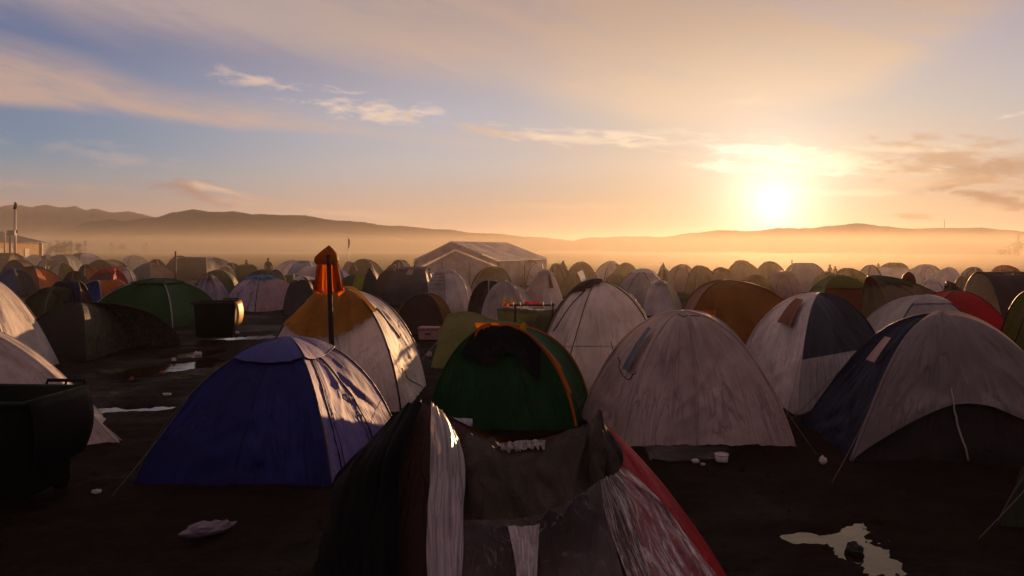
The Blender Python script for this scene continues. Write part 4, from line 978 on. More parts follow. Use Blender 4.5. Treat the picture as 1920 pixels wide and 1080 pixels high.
# ------------------------------------------------------------------ far trees and bushes in the mist
leafm, gg = mat('bare_foliage'); finish(leafm, gg, bsdf(gg, (.040, .030, .022, 1), .9, .1)); barkm = plain('bark', (.05, .035, .025), .9)
def tree(px, base_py, top_py, wpx, D, label, name='tree', n=260, thin=.5):
    base = Vector(((px - 960) / FPX * D, D, 0)); top = P(px, top_py, D); h = top.z; w = wpx * D / FPX / 2
    r0 = empty(name, base); tag(r0, label, 'tree' if name == 'tree' else 'bush', 'trees in the mist'); rr = random.Random(int(px * 7 + D))
    part_tube('trunk', [(0, 0, -.1), (w * .04, 0, h * .4), (0, 0, h * .93)], h * .025, barkm, r0, None, 6, h * .006)
    vs, fs = [], []
    br = []
    for k in range(18):
        z = h * rr.uniform(.22, .9); a = rr.uniform(0, 6.28); ln = w * (1.1 - .7 * z / h) * rr.uniform(.6, 1.1)
        p1 = Vector((math.cos(a) * ln, math.sin(a) * ln, z + ln * rr.uniform(.3, .9)))
        br.append((Vector((0, 0, z)), p1)); b, f = tube_data([(0, 0, z), Vector((0, 0, z)).lerp(p1, .5) + Vector((0, 0, .05)), p1], h * .010, 4, h * .003)
        o = len(vs); vs += b; fs += [tuple(i + o for i in q) for q in f]
    new_obj('branch', vs, fs, barkm, r0)
    vs, fs = [], []
    for k in range(n):
        a, b = br[rr.randrange(len(br))]; c = a.lerp(b, rr.uniform(.35, 1.1)) + Vector((rr.gauss(0, 1), rr.gauss(0, 1), rr.gauss(0, 1))) * w * .16
        s = w * rr.uniform(.04, .11) * thin * 2; q = Matrix.Rotation(rr.uniform(0, 6.28), 3, Vector((rr.gauss(0, 1), rr.gauss(0, 1), rr.gauss(0, 1) + .01)).normalized())
        o = len(vs); vs += [c + q @ Vector(v) for v in ((-s, -s * .5, 0), (s, -s * .4, 0), (s * .8, s * .5, s * .2), (-s * .7, s * .6, 0))]; fs.append((o, o + 1, o + 2, o + 3))
    new_obj('crown', vs, fs, leafm, r0, False)
for px, top, w, D, lb in [(107, 449, 14, 210, 'small bare tree beside the ochre building'), (96, 458, 22, 190, 'low bare bush at the corner of the ochre building'), (122, 454, 22, 205, 'leftmost bush of the misty clump'), (134, 452, 20, 215, 'tallest bush in the misty clump'),
                          (146, 456, 22, 200, 'rounded bush right in the misty clump'), (159, 446, 11, 260, 'slim lone tree right of the misty clump'), (112, 460, 26, 185, 'broad low bush before the misty clump'), (210, 455, 12, 330, 'faint small tree in the mist'),
                          (228, 460, 20, 330, 'faint bush right of the small tree in the mist'), (272, 456, 14, 350, 'faint tree nearest the low rise'), (4, 426, 16, 120, 'dark tree top behind the building at the left border'),
                          (1902, 462, 40, 250, 'broad dark bush at the far right border'), (1880, 472, 24, 245, 'small bush left of the lone post')]:
    tree(px, 480, top, w, D, lb, name='tree' if w < 17 else 'bush', thin=.34, n=1100)
# ------------------------------------------------------------------ foreground shelter under blankets and plastic film
plasticm, gg = mat('plastic_film'); F['film'] = plasticm
obj = gg.n.new('ShaderNodeTexCoord').outputs['Object']; uvn = gg.n.new('ShaderNodeTexCoord').outputs['UV']
mp = gg.n.new('ShaderNodeMapping'); gg.l.new(uvn, mp.inputs['Vector']); mp.inputs['Scale'].default_value = (42, 2.0, 1)
nn = gg.noise(obj, 9, 6, .65, .6); st = gg.noise(mp.outputs[0], 1.0, 5, .65, .6)
nrm = bump(gg, nn, .6, .03)
s1 = bsdf(gg, (.42, .38, .40, 1), .34, .5, nrm)
tb = gg.n.new('ShaderNodeBsdfTransparent'); tb.inputs['Color'].default_value = (.92, .9, .9, 1)
mx = gg.n.new('ShaderNodeMixShader'); ln1 = gg.rng(gg.m('ABSOLUTE', gg.sub(gg.noise(obj, 2.6, 4, .6, .9), .5)), .0, .007, .13, .0); ln2 = gg.rng(gg.m('ABSOLUTE', gg.sub(gg.noise(obj, 7.0, 3, .6, 1.2), .5)), .0, .006, .05, .0)
gg.l.new(gg.m('ADD', gg.m('ADD', ln1, ln2), gg.rng(gg.noise(obj, 1.3, 3), .35, .7, .04, .15)), mx.inputs[0])
gg.l.new(tb.outputs[0], mx.inputs[1]); gg.l.new(s1, mx.inputs[2]); finish(plasticm, gg, mx.outputs[0])
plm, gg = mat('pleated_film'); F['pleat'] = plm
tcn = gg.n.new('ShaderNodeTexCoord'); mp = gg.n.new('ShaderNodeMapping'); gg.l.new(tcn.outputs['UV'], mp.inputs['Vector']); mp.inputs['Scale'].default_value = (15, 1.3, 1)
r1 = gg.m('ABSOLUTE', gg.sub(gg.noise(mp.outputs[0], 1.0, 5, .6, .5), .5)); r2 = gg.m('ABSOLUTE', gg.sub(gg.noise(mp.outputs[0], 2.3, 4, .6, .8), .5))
pk = gg.add(gg.rng(r1, .0, .05, .9, 0), gg.rng(r2, .0, .04, .5, 0))  # pleat highlights put into the colour as paler, denser lines
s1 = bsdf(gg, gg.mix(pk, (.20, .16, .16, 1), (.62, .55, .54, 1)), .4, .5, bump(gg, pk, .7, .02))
tb = gg.n.new('ShaderNodeBsdfTransparent'); mx = gg.n.new('ShaderNodeMixShader'); gg.l.new(gg.m('ADD', gg.mul(pk, .5), gg.rng(gg.noise(tcn.outputs['Object'], 3, 4), .3, .7, .25, .6), clamp=True), mx.inputs[0])
gg.l.new(tb.outputs[0], mx.inputs[1]); gg.l.new(s1, mx.inputs[2]); finish(plm, gg, mx.outputs[0])
fabric('clearsheet', (.36, .32, .34), .3, rough=.35, spec=.45, dirt=.15, wr=.7, crease=.22)
fabric('greyblanket', (.038, .030, .022), .10, rough=.9, dirt=.1, wr=.6)
fabric('shelter', (.040, .015, .010), .12, dirt=.2); fabric('redtarp', (.40, .010, .014), .35, rough=.4)

og = Vector((0, 5.3, 0)); rs = empty('tunnel_tent', og); tag(rs, 'brown tunnel tent in the foreground smothered in blankets and plastic film', 'tent')
T1, T2 = P(788, 752, 5.75), P(1125, 790, 5.1)
fl, fr = Vector((-.95, 4.75, -.03)), Vector((.95, 4.45, -.03)); bl, br_ = Vector((-.75, 6.75, -.03)), Vector((1.15, 6.0, -.03)); le = Vector((-1.55, 5.75, -.03)); re = Vector((1.62, 5.35, -.03))
def arc(a, b, k=.22):      # ground point up to a ridge point, bulging
    h = b - a; return [bez(a, a + Vector((h.x * .22, h.y * .22, h.z * .38)), b - Vector((h.x * k, h.y * k, h.z * .10)), b, i / 8) for i in range(9)][::-1]
M1 = T1.lerp(T2, .5) - Vector((0, 0, .20))
def span(name, lines, m, **kw):   # lines run down; transpose so the top edge is the first control line
    return loft(name, list(map(list, zip(*lines))), m, rs, org=og, **kw)
span('front_panel', [arc(fl, T1), arc((fl + fr) / 2, M1 + Vector((0, 0, -.03))), arc(fr, T2)], F['shelter'], nu=40, nv=30, fold=.012, freq=5)
span('back_panel', [arc(br_, T2), arc((bl + br_) / 2, M1), arc(bl, T1)], F['shelter'], nu=30, nv=20, fold=.01, freq=4)
span('end_panel', [arc(bl, T1), arc(le, T1), arc(fl, T1)], F['black'], nu=40, nv=30, fold=.010, freq=4)
span('red_panel', [arc(fr, T2), arc(re, T2, .2), arc(br_, T2)], F['redtarp'], nu=40, nv=30, fold=.015, freq=5)
for a in (fl, le, bl): part_tube('pole_sleeve', [p + Vector((0, 0, .005)) for p in arc(a, T1)], .014, F['charcoal'], rs, og)
for k, zz in enumerate((.30, .52, .72)):
    e0, e1 = arc(le, T1), arc(fl, T1); i = int(zz * 8)
    part_tube('rib_seam', [e0[i].lerp(e1[i + 1], q / 6) + Vector((-.01, -.025, .01)) for q in range(7)], .010, F['charcoal'], rs, og)
part_tube('tent_pole', [Vector((T2.x, T2.y, -.05)), T2 + Vector((0, 0, -.02))], .018, POLE, rs, og)
part_tube('guy_rope', [P(730, 1028, 4.9), P(741, 1090, 4.75)], .004, ROPE, rs, og)
for p in (P(729, 856, 5.35), P(723, 973, 5.1)):
    vs, fs = box_data(p - og - Vector((.012, .02, .008)), p - og + Vector((.012, .0, .008)), .003); new_obj('red_tag', vs, fs, plain('red_plastic', (.5, .02, .03), .4), rs)

b = loft('grey_blanket', [[P(868, 822, 5.26), P(905, 822, 5.24), P(950, 846, 5.17), P(1010, 842, 5.11), P(1062, 812, 5.02), P(1106, 796, 4.94), P(1125, 768, 4.88), P(1142, 806, 4.90), P(1173, 862, 4.94)],
                          [P(867, 880, 4.94), P(915, 890, 4.89), P(965, 900, 4.82), P(1015, 895, 4.77), P(1065, 875, 4.74), P(1102, 850, 4.72), P(1128, 838, 4.70), P(1150, 860, 4.74), P(1172, 890, 4.84)],
                          [P(866, 982, 4.64), P(925, 991, 4.56), P(990, 986, 4.50), P(1040, 970, 4.48), P(1085, 940, 4.50), P(1112, 915, 4.54), P(1132, 902, 4.58), P(1152, 930, 4.64), P(1169, 946, 4.76)]],
         F['greyblanket'], nu=130, nv=44, fold=.060, freq=5.0, seed=3)
pole_folds(b, P(1125, 772, 4.9), .075, 5.5, 2.0)
tag(b, 'dark grey green blanket sagging from the pointed pole across the foreground tent', 'blanket')
b = loft('dark_tarpaulin', [[P(736, 786, 5.66), P(752, 768, 5.68), P(770, 756, 5.68), P(790, 752, 5.64)], [P(660, 858, 5.5), P(690, 850, 5.32), P(722, 846, 5.22), P(758, 842, 5.22)], [P(612, 926, 5.4), P(655, 938, 5.12), P(698, 946, 5.0), P(746, 940, 4.98)], [P(588, 1095, 5.05), P(640, 1100, 4.80), P(690, 1104, 4.68), P(748, 1100, 4.66)]],
         F['black'], nu=60, nv=50, fold=.045, freq=3.0, seed=41, rag=.05); tag(b, 'black crumpled tarpaulin heaped over the left end of the foreground tent', 'tarpaulin')
b = loft('blanket_roll', [[P(868, 818, 5.34), P(884, 812, 5.34), P(905, 826, 5.32), P(925, 820, 5.30), P(938, 838, 5.28)], [P(868, 838, 5.24), P(884, 834, 5.20), P(903, 845, 5.20), P(925, 838, 5.18), P(942, 855, 5.20)]], F['greyblanket'], nu=40, nv=10, fold=.03, freq=4, seed=8)
tag(b, 'bunched brown blanket edge between the plastic sheet and the lace cloth', 'blanket')
b = loft('lace_cloth', [[P(918, 838, 5.34), P(950, 830, 5.30), P(985, 826, 5.26), P(1024, 824, 5.22)], [P(922, 846, 5.22), P(955, 846, 5.17), P(990, 845, 5.12), P(1020, 838, 5.08)]], fabric('lace', (.40, .34, .34), .3, wr=1.2), nu=60, nv=12, fold=.03, freq=4, seed=6, rag=.3)
tag(b, 'crumpled white lace cloth lying along the sagging blanket', 'cloth')
b = loft('plastic_sheet', [[P(808, 752, 5.64), P(815, 760, 5.58), P(824, 768, 5.54), P(834, 776, 5.50)], [P(806, 800, 5.34), P(820, 800, 5.26), P(842, 806, 5.22), P(862, 826, 5.20)], [P(807, 880, 4.89), P(824, 880, 4.80), P(848, 882, 4.78), P(871, 884, 4.82)], [P(806, 960, 4.58), P(822, 962, 4.50), P(845, 964, 4.48), P(868, 965, 4.54)],
                           [P(801, 1100, 4.20), P(822, 1105, 4.14), P(842, 1105, 4.14), P(860, 1100, 4.20)]], F['clearsheet'], nu=44, nv=70, fold=.040, freq=3.2, seed=12)
tag(b, 'long pale plastic sheet hanging down the left of the foreground tent', 'plastic sheet')
b = loft('plastic_film', [[P(860, 975, 4.58), P(940, 975, 4.50), P(1010, 965, 4.44), P(1075, 935, 4.44), P(1128, 898, 4.52)], [P(862, 1040, 4.36), P(950, 1040, 4.26), P(1020, 1040, 4.20), P(1085, 1030, 4.18), P(1150, 1010, 4.26)],
                          [P(864, 1130, 4.08), P(950, 1130, 4.00), P(1030, 1130, 3.96), P(1110, 1130, 3.94), P(1180, 1130, 4.00)]], F['film'], nu=90, nv=40, fold=.014, freq=6, seed=15)
pole_folds(b, P(1128, 860, 4.7), .04, 7.0, 4.0)
tag(b, 'clear plastic film hanging below the grey blanket hem', 'plastic film')
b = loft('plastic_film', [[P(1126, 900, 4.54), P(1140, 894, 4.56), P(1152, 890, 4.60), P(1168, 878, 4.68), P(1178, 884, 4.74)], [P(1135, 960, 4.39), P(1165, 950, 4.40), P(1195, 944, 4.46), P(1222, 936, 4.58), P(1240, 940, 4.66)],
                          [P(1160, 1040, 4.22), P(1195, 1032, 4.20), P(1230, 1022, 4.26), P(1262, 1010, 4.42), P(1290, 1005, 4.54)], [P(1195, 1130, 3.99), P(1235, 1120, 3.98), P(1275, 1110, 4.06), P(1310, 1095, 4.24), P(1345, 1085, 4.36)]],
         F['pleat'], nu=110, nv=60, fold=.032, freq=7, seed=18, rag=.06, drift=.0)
pole_folds(b, P(1128, 860, 4.7), .085, 9.0, 6.0)
tag(b, 'pleated grey plastic film fanning out from the pointed pole to the lower right', 'plastic film')
b = loft('film_strip', [[P(952, 985, 4.44), P(985, 987, 4.42), P(1012, 982, 4.40)], [P(965, 1050, 4.18), P(988, 1050, 4.16), P(1008, 1050, 4.16)], [P(972, 1120, 3.94), P(990, 1120, 3.92), P(1005, 1120, 3.92)]], F['clearsheet'], nu=20, nv=40, fold=.012, freq=2.5, seed=21)
tag(b, 'narrow pale strip of plastic below the middle of the blanket', 'plastic strip')

# blue bag with white lettering beside the plastic sheet
r0 = empty('blue_bag', tuple(P(866, 800, 6.2))); og = Vector(r0.location); tag(r0, 'blue printed bag wedged behind the plastic sheet on the foreground tent', 'bag')
loft('bag_body', [[P(840, 782, 6.3), P(862, 784, 6.25), P(886, 785, 6.3)], [P(842, 800, 6.18), P(864, 800, 6.1), P(886, 800, 6.18)], [P(846, 826, 6.2), P(866, 828, 6.12), P(888, 824, 6.2)]], fabric('bagblue', (.008, .04, .13), .1, rough=.3, spec=.5), r0, nu=20, nv=14, fold=.012, freq=2, org=og)
loft('bag_body', [[P(840, 782, 6.32), P(862, 784, 6.36), P(886, 785, 6.32)], [P(842, 800, 6.4), P(864, 800, 6.45), P(886, 800, 6.4)], [P(846, 826, 6.3), P(866, 828, 6.3), P(888, 824, 6.3)]], F['bagblue'], r0, nu=20, nv=14, fold=.012, freq=2, org=og)
inkm = plain('white_print', (.5, .5, .52), .5)
for k, (x0, x1, y0, y1) in enumerate([(868, 871, 792, 805), (875, 880, 785, 788), (875, 880, 789, 792), (875, 880, 793, 796), (875, 880, 797, 800), (875, 880, 801, 803)]):
    c0 = [P(x0, y0, 6.085), P(x1, y0, 6.095), P(x1, y1, 6.095), P(x0, y1, 6.085)]; new_obj('lettering', [p - og for p in c0] + [p - og + Vector((0, .004, 0)) for p in c0], [(0, 1, 2, 3), (7, 6, 5, 4)], inkm, r0, False)

# ------------------------------------------------------------------ wheelie bins
binm = plain('bin_green', (.005, .011, .005), .6, .10, 0, 8, .2); binb = plain('bin_black', (.003, .003, .003), .6, .10)
def bin_(loc, rotz, sc_, label, lidm, name='wheelie_bin'):
    r0 = empty(name, loc); r0.rotation_euler = (0, 0, rotz); r0.scale = (sc_,) * 3; tag(r0, label, 'bin', 'wheelie bins')
    def frust(nm, lo, hi, z0, z1, m):
        (a, b), (c, d) = lo, hi
        vs = [(-a, -b, z0), (a, -b, z0), (a, b, z0), (-a, b, z0), (-c, -d, z1), (c, -d, z1), (c, d, z1), (-c, d, z1)]
        bm = bmesh.new(); bv = [bm.verts.new(v) for v in vs]
        for f in ((3, 2, 1, 0), (0, 1, 5, 4), (1, 2, 6, 5), (2, 3, 7, 6), (3, 0, 4, 7)): bm.faces.new([bv[i] for i in f])
        bmesh.ops.bevel(bm, geom=[e for e in bm.edges if len(e.link_faces) == 2], offset=.025, segments=3, affect='EDGES'); bm.verts.index_update()
        o = new_obj(nm, [v.co.copy() for v in bm.verts], [tuple(v.index for v in f.verts) for f in bm.faces], m, r0); bm.free(); return o
    frust('body', (.43, .34), (.48, .39), .10, 1.0, binm)
    rim = [(-.52, -.42), (.52, -.42), (.52, .42), (-.52, .42), (-.52, -.42)]
    part_tube('rim', [(x, y, 1.0) for x, y in rim], .028, binm, r0, None, 8)
    h = part_tube('handle', [(.10, .44, 1.0), (.10, .47, 1.06), (.50, .47, 1.06), (.50, .44, 1.0)], .018, binb, r0, None, 8)
    part_tube('handle_bar', [(.30, .47, 1.06), (.30, .44, 1.0)], .012, binb, h)
    # lid hanging open over the right side
    vs, fs = [], []
    for j in range(9):
        for i in range(9):
            u, v = i / 8 * 2 - 1, j / 8
            vs.append((.545 + .10 * math.sin(math.pi * v) * .6 + .05 * (1 - u * u), u * .40 * (1 - .15 * v ** 4), 1.02 - .62 * v))
    for j in range(8):
        for i in range(8): q = j * 9 + i; fs.append((q, q + 1, q + 10, q + 9))
    lid = new_obj('lid', vs, fs, lidm, r0); sd = lid.modifiers.new('solid', 'SOLIDIFY'); sd.thickness = .03
    for sx in (-.34, .34):
        vs, fs = tube_data([(sx - .025, .33, .10), (sx + .025, .33, .10)], .10, 16); wh = new_obj('wheel', vs, fs, binb, r0)
        vs, fs = tube_data([(sx - .03, .33, .10), (sx + .03, .33, .10)], .04, 10); new_obj('hub', vs, fs, binm, wh)
    return r0
bin_((-5.05, 7.35, 0), R(-4), 1.04, 'dark green wheelie bin in the left foreground with its lid hanging open', binb)
fabric('binglint', (.42, .22, .015), .1)
bin_((GP(405, 637).x, gd(637), 0), R(10), 1.02, 'dark wheelie bin on the muddy lane with sunlight painted yellow on its lid', plain('lid_sun_glint', (.50, .24, .015), .5, .15))  # lid coloured yellow to stand in for a sun glint

# pink cooler box
pc = GP(805, 636); r0 = empty('cooler_box', (pc.x, pc.y, 0)); r0.rotation_euler = (0, 0, R(-6)); tag(r0, 'pinkish box standing before the dark brown arched tent', 'box')
pm = plain('pink_plastic', (.28, .16, .14), .6); part_box('body', (-.27, -.18, 0), (.27, .18, .27), pm, r0, .02); part_box('lid', (-.29, -.20, .275), (.29, .20, .34), pm, r0, .015); part_box('handle', (-.08, -.225, .16), (.08, -.19, .19), POLE, r0, .005)

# dark tarp shelter with a clothes rail
og = Vector((.3, 18.8, 0)); r0 = empty('tarp_shelter', og); tag(r0, 'dark olive tarp shelter with a drying rail in front of the pale grey tent', 'shelter')
loft('cover', [[P(936, 577, 19.80), P(970, 576, 19.70), P(1010, 580, 19.70), P(1042, 578, 19.80)], [P(932, 580, 19.10), P(968, 582, 19.00), P(1012, 586, 19.00), P(1046, 582, 19.10)], [P(934, 625, 18.70), P(970, 628, 18.60), P(1012, 628, 18.60), P(1048, 625, 18.80)], [P(934, 652, 18.60), P(970, 654, 18.50), P(1012, 654, 18.50), P(1050, 652, 18.60)]], F['moss'], r0, nu=40, nv=24, fold=.03, freq=4, org=og)
loft('side_cover', [[P(936, 577, 19.80), P(933, 580, 19.40), P(932, 580, 19.10)], [P(936, 645, 19.80), P(934, 645, 19.40), P(934, 652, 18.60)]], F['charcoal'], r0, nu=8, nv=10, fold=.02, freq=2, org=og)
dw = F.get('dark_wood') or POLE
part_tube('post', [Vector((P(966, 572, 18.40).x, 18.4, -.05)), P(966, 570, 18.40)], .03, dw, r0, og); part_tube('rail', [P(956, 572, 18.40), P(1040, 572, 18.40)], .025, dw, r0, og)
part_tube('post', [Vector((P(1036, 572, 18.40).x, 18.4, -.05)), P(1036, 568, 18.40)], .03, dw, r0, og)
for nm, m, xa_, xb_, y0, y1, lb in [('orange_rag', 'orange', 942, 960, 562, 566, 'orange rag lying at the left end of the drying rail'), ('red_cloth', 'red', 984, 1010, 562, 564, 'red cloth hung behind the drying rail'), ('yellow_cloth', 'khaki', 944, 968, 556, 560, 'faded yellow cloth above the left end of the drying rail')]:
    b = loft(nm, [[P(xa_, y0 + 2, 19.10), P((xa_ + xb_) / 2, y0 + 5, 19.10), P(xb_, y0 + 3, 19.10)], [P(xa_, y1 + 8, 18.90), P((xa_ + xb_) / 2, y1 + 9, 18.90), P(xb_, y1 + 8, 18.90)]], F[m], nu=20, nv=10, fold=.05, freq=2, seed=len(nm), rag=.25); tag(b, lb, 'cloth')
for px in (962, 975, 1018, 1033):
    o = part_tube('clothes_peg', [P(px, 566, 18.36), P(px + 2, 581, 18.35)], .010, plain('peg_wood', (.55, .40, .2), .6), None); tag(o, {962: 'first pale peg from the left on the drying rail', 975: 'second pale peg from the left on the drying rail', 1018: 'third pale peg from the left on the drying rail', 1033: 'rightmost pale peg on the drying rail'}[px], 'peg')
b = loft('yellow_ribbon', [[P(972, 618, 10.9), P(978, 606, 10.9), P(983, 604, 10.9)], [P(976, 622, 10.9), P(982, 616, 10.88), P(987, 608, 10.9)], [P(980, 632, 10.9), P(986, 626, 10.9), P(985, 612, 10.95)]], F['yellowcloth'], nu=14, nv=10, fold=.012, freq=2, seed=3); tag(b, 'yellow ribbon knot glowing on the right shoulder of the dark green tent', 'ribbon')

# upright white sheet, parasol, lime tube, pointed cloth bundles, thin posts
b = loft('white_sheet', [[P(1081, 512, 40), P(1088, 508, 40), P(1092, 506, 40)], [P(1083, 526, 39.8), P(1090, 524, 39.8), P(1098, 522, 39.8)], [P(1083, 545, 39.8), P(1090, 545, 39.8), P(1098, 545, 39.8)]], fabric('bluewhite', (.5, .52, .58), .3), nu=10, nv=10, fold=.02, freq=2); tag(b, 'upright white sheet leaning against the tan dome', 'sheet')
def bundle(px, top, bot, w, D, m, label, name='cloth_bundle'):
    og = Vector(P(px, bot, D)); r0 = empty(name, og); tag(r0, label, 'cloth bundle')
    k = D / FPX
    lathe('cloth', [(P(px + w * .1, top, D), .01, .01), (P(px + w * .05, top + (bot - top) * .25, D), w * .16 * k, w * .16 * k), (P(px, top + (bot - top) * .6, D), w * .34 * k, w * .3 * k), (P(px, bot, D), w * .5 * k, w * .4 * k)], F[m], r0, og, 16, .18, 3, px)
    part_tube('pole', [Vector((og.x, D, -.05)), P(px + w * .1, top + 1, D)], .03, POLE, r0, og)
bundle(1055, 488, 503, 16, 52, 'brown', 'pointed bundle of brown cloth rising above a tent right of the mauve dome'); bundle(1243, 492, 506, 13, 50, 'tan', 'spike of tan cloth on a pole in the haze left of the sun'); bundle(1043, 493, 502, 10, 54, 'tan', 'small tan bundle beside the pointed brown one')
og = Vector((P(1705, 520, 26).x, 26, 0)); r0 = empty('parasol', og); tag(r0, 'brown folded parasol on a thin pole among the right hand tents', 'parasol')
lathe('canopy', [(P(1704, 510, 26), .05, .05), (P(1703, 515, 26), .17, .17), (P(1703, 524, 26), .23, .22), (P(1703, 534, 26), .25, .23)], F['rust'], r0, og, 18, .12, 5, 3); part_tube('pole', [Vector((og.x, 26, -.05)), P(1704, 511, 26)], .03, POLE, r0, og)
o = part_tube('lime_tube', [P(1657, 539, 22), P(1664, 540, 22), P(1673, 541.5, 22), P(1683, 546, 22)], .032, fabric('limetube', (.62, .60, .01), .3), None, None, 8); tag(o, 'bright lime yellow tube lying over the olive tent', 'tube')
for px, top, D, lb in [(1636.5, 496, 60, 'thin dark post left of the widest white dome'), (1485, 487, 60, 'thin post rising below the sun'), (329, 471, 46, 'short dark post above the brown banded tent')]:
    o = part_tube('thin_post', [Vector((P(px, 465, D).x, D, -.05)), P(px, top, D)], .06, plain('post_brown', (.06, .03, .02), .8), None, None, 6, .05); tag(o, lb, 'post')
og = Vector((P(1647, 500, 58).x, 58, 0)); r0 = empty('paddle_sign', og); tag(r0, 'small oval paddle on a stick left of the widest white dome', 'sign')
part_tube('stick', [Vector((og.x, 58, -.05)), P(1647, 505, 58)], .03, POLE, r0, og)
lathe('paddle', [(P(1647, 493, 58), .02, .02), (P(1646.5, 496, 58), .10, .04), (P(1647, 500, 58), .12, .04), (P(1648, 504, 58), .09, .04), (P(1648, 507, 58), .03, .03)], F['khaki'], r0, og, 12)

# ------------------------------------------------------------------ people
skinm = plain('skin', (.30, .16, .10), .6); hairm = plain('dark_hair', (.012, .009, .007), .7)
def person(px, base_D, head_top_py, cloth, label, seat=False, hood=False, face=0.0, cloak=None):
    x = (px - 960) / FPX * base_D; top = P(px, head_top_py, base_D).z
    r0 = empty('person', (x, base_D, 0)); r0.rotation_euler = (0, 0, face); tag(r0, label, 'person')
    h = top if not seat else 1.7; z0 = top - h
    k = h / 1.72
    J = [(0, 0, .92, .135), (0, .0, 1.12, .13), (0, .0, 1.36, .15), (0, -.01, 1.50, .055), (0, -.03, 1.60, .085), (0, -.03, 1.68, .075),
         (-.17, 0, 1.42, .06), (-.24, -.02, 1.16, .045), (-.20, -.16, 1.0, .035), (-.17, -.22, .97, .032), (.17, 0, 1.42, .06), (.25, -.02, 1.16, .045), (.21, -.16, 1.02, .035), (.18, -.23, .99, .032),
         (-.09, 0, .84, .095), (-.10, -.02, .48, .06), (-.10, .02, .09, .045), (-.11, -.12, .04, .038), (.09, 0, .84, .095), (.11, -.04, .48, .06), (.11, .0, .09, .045), (.12, -.14, .04, .038)]
    if seat:
        z = {15: (-.10, -.42, .86, .06), 16: (-.10, -.40, .47, .045), 17: (-.11, -.52, .43, .038), 19: (.11, -.42, .86, .06), 20: (.11, -.40, .47, .045), 21: (.12, -.52, .43, .038)}
        J = [z.get(i, j) for i, j in enumerate(J)]
    ed = [(0, 1), (1, 2), (2, 3), (3, 4), (4, 5), (2, 6), (6, 7), (7, 8), (8, 9), (2, 10), (10, 11), (11, 12), (12, 13), (0, 14), (14, 15), (15, 16), (16, 17), (0, 18), (18, 19), (19, 20), (20, 21)]
    me = bpy.data.meshes.new('body'); me.from_pydata([(a * k, b * k, c * k + z0) for a, b, c, _ in J], ed, [])
    o = bpy.data.objects.new('body', me); col.objects.link(o); o.parent = r0; me.materials.append(cloth)
    sk = o.modifiers.new('skin', 'SKIN'); sk.use_smooth_shade = True
    for v, (_, _, _, r) in zip(me.skin_vertices[0].data, J): v.radius = (r * k, r * k * .85)
    me.skin_vertices[0].data[0].use_root = True
    sb = o.modifiers.new('sub', 'SUBSURF'); sb.levels = 1; sb.render_levels = 2
    og0 = Vector((0, 0, 0)); hz = 1.60 * k + z0
    if not hood:
        lathe('face', [((0, -.035 * k, hz - .10 * k), .035 * k, .04 * k), ((0, -.035 * k, hz - .05 * k), .068 * k, .085 * k), ((0, -.035 * k, hz + .02 * k), .080 * k, .098 * k), ((0, -.03 * k, hz + .06 * k), .075 * k, .09 * k)], skinm, r0, og0, 14)
        lathe('hair', [((0, 0, hz + .125 * k), .02 * k, .02 * k), ((0, -.01 * k, hz + .105 * k), .07 * k, .08 * k), ((0, -.01 * k, hz + .06 * k), .092 * k, .105 * k), ((0, .02 * k, hz + .0 * k), .088 * k, .085 * k), ((0, .04 * k, hz - .06 * k), .06 * k, .05 * k)], hairm, r0, og0, 14)
    if cloak is not None:
        lathe('cloak', [((0, .02, top + .02), .02, .02), ((0, .0, top - .08), .10 * k, .11 * k), ((0, 0, top - .22 * k), .15 * k, .16 * k), ((0, 0, top - .36 * k), .24 * k, .18 * k), ((0, 0, top - .7 * k), .32 * k, .25 * k), ((0, 0, top - 1.1 * k), .36 * k, .28 * k), ((0, 0, .22), .38 * k, .30 * k)], cloak, r0, og0, 24, .12, 5, 2)
fabric('coatdark', (.016, .010, .008), .05); fabric('coatbrown', (.045, .028, .018), .05); fabric('coatred', (.16, .035, .02), .1)
person(694, 29.5, 503, F['coatdark'], 'person wrapped in a dark hooded cloak standing on the mud by the brown tents', hood=True, face=R(160), cloak=F['coatdark'])
person(503, 50.0, 484, F['coatbrown'], 'person in a dark coat standing behind the brown tent left of the white dome', face=R(30))
person(462, 58.0, 487, F['coatbrown'], 'person in brown standing behind the moss green tent', face=R(-40))
person(1556, 52.0, 496, F['coatred'], 'person in reddish clothes, left one of two below the right hill', face=R(20))
person(1566, 53.0, 499, F['coatbrown'], 'person in brown beside the one in reddish clothes', face=R(-60))
person(1747, 50.0, 500, F['coatdark'], 'person in dark clothes between two white domes on the right', face=R(90))
person(1866, 48.0, 501, F['coatdark'], 'person in dark clothes left of the small red roofed tent', face=R(10))

# ------------------------------------------------------------------ litter
litm = plain('litter_white', (.40, .36, .36), .6, .3, 0, 14, .15); wrapm = fabric('wrapper', (.20, .16, .19), .2, wr=1.2)
def crumple(px, py, w, h, m, label, name, rotz=0.0, seed=0, flat=.5, cat='litter'):
    p = GP(px, py); k = p.y / FPX; W = w * k / 2; Hh = h * k
    bm = bmesh.new(); bmesh.ops.create_icosphere(bm, subdivisions=3, radius=1.0)
    vs = []
    for v in bm.verts:
        c = v.co; f = 1 + .34 * noise.noise(c * 1.8 + Vector((seed * 5, 0, 0))) + .16 * noise.noise(c * 5.3 + Vector((seed, 3, 0)))
        vs.append(Vector((c.x * W * f, c.y * W * flat * f, max(-.01, (c.z * .5 + .45) * Hh * f))))
    bm.verts.index_update(); fs = [tuple(v.index for v in q.verts) for q in bm.faces]; bm.free()
    o = new_obj(name, vs, fs, m, None, False); o.location = (p.x, p.y, ground_h(p.x, p.y) + .0); o.rotation_euler = (0, 0, rotz); tag(o, label, cat); return o
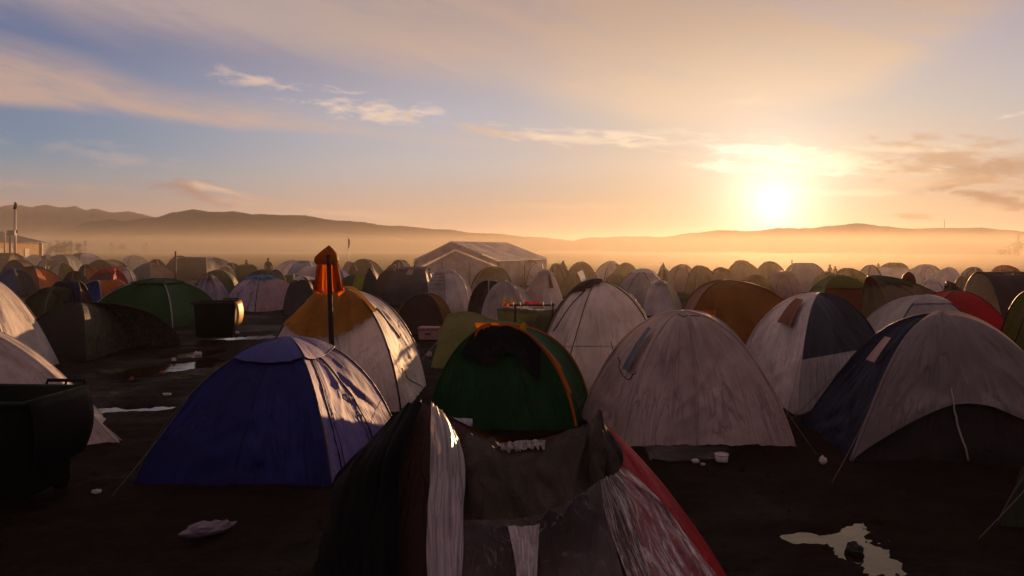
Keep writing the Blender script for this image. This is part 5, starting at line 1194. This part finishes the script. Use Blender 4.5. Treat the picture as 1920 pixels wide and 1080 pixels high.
crumple(390, 1000, 92, 26, wrapm, 'crumpled pale plastic wrapper on the dark mud before the blue tent', 'plastic_wrapper', R(32), 1, .28)
crumple(181, 926, 17, 9, litm, 'small white scrap on the mud left of the blue tent', 'paper_scrap', R(10), 2)
crumple(1543, 868, 14, 15, litm, 'white crumpled paper ball right of the mauve tent', 'paper_ball', 0, 3, .9)
crumple(326, 676, 9, 7, litm, 'white scrap above the large left puddle', 'paper_scrap', 0, 4); crumple(313, 741, 16, 6, litm, 'grey scrap on the mud between the two left puddles', 'paper_scrap', 0, 5)
crumple(370, 662, 14, 10, litm, 'white carton at the far end of the puddle', 'carton', .3, 6); crumple(445, 625, 8, 6, litm, 'white scrap at the foot of the dark bin', 'paper_scrap', 0, 7)
crumple(188, 578, 14, 7, litm, 'pale bag behind the camouflage tent', 'plastic_bag', 0, 8); crumple(303, 700, 9, 6, plain('red_scrap', (.30, .03, .02), .5), 'red scrap lying in the large left puddle', 'wrapper', 0, 9)
crumple(247, 710, 8, 6, plain('red_scrap2', (.26, .05, .03), .5), 'reddish scrap at the near end of the left puddle', 'wrapper', 0, 10); crumple(805, 668, 10, 10, litm, 'white scrap at the peg of the olive tarpaulin', 'paper_scrap', 0, 11)
crumple(740, 590, 12, 5, litm, 'pale litter on the lane right of the white tent', 'paper_scrap', 0, 12); crumple(1304, 868, 14, 8, litm, 'grey scrap before the mauve tent', 'paper_scrap', 0, 13); crumple(1318, 872, 9, 6, litm, 'tiny scrap right of the grey one before the mauve tent', 'paper_scrap', 0, 14)
crumple(1602, 1030, 34, 26, plain('dark_clod', (.010, .008, .007), .9), 'round dark clod of mud standing in the right puddle', 'mud_clod', 0, 15, 1.0, 'clod')
b = loft('plastic_scraps', [[P(1206, 836, 9.35) , P(1250, 834, 9.4), P(1310, 836, 9.35), P(1370, 834, 9.35)], [Vector((GP(1212, 852).x, gd(852), .05)), Vector((GP(1260, 850).x, gd(850), .06)), Vector((GP(1310, 856).x, gd(856), .05)), Vector((GP(1365, 850).x, gd(850), .04))], [Vector((GP(1218, 864).x, gd(864), .01)), Vector((GP(1270, 868).x, gd(868), .02)), Vector((GP(1320, 866).x, gd(866), .02)), Vector((GP(1368, 858).x, gd(858), .01))]],
         F['film'], nu=70, nv=20, fold=.022, freq=4, seed=33); tag(b, 'torn clear plastic lying along the front hem of the mauve tent', 'plastic')
cp = GP(1353, 863); r0 = empty('plastic_cup', (cp.x, cp.y, ground_h(cp.x, cp.y))); tag(r0, 'white plastic tub on the mud before the mauve tent', 'cup')
vs, fs = tube_data([(0, 0, 0), (0, 0, .02), (0, 0, .095)], .062, 20, .078); new_obj('wall', vs, fs, litm, r0); part_tube('rim', [(math.cos(a * math.pi / 8) * .078, math.sin(a * math.pi / 8) * .078, .096) for a in range(17)], .006, litm, r0)
# clods and stones trodden into the mud near the camera
rr = random.Random(3); vs, fs = [], []
for q in range(900):
    y = rr.uniform(5.2, 20); x = rr.uniform(-.75, .75) * y
    s = rr.uniform(.008, .035) * (1 + (rr.random() > .95) * 1.2); z = ground_h(x, y); o = len(vs)
    for a in range(6):
        t_ = a / 6 * 6.283; vs.append(Vector((x + math.cos(t_) * s * rr.uniform(.7, 1.2), y + math.sin(t_) * s * rr.uniform(.7, 1.2), z - .005)))
    vs.append(Vector((x, y, z + s * rr.uniform(.4, .8)))); fs += [(o + a, o + (a + 1) % 6, o + 6) for a in range(6)]
tag(new_obj('mud_clods', vs, fs, F['mud']), 'small clods of trodden mud all over the ground', None, None, 'stuff')
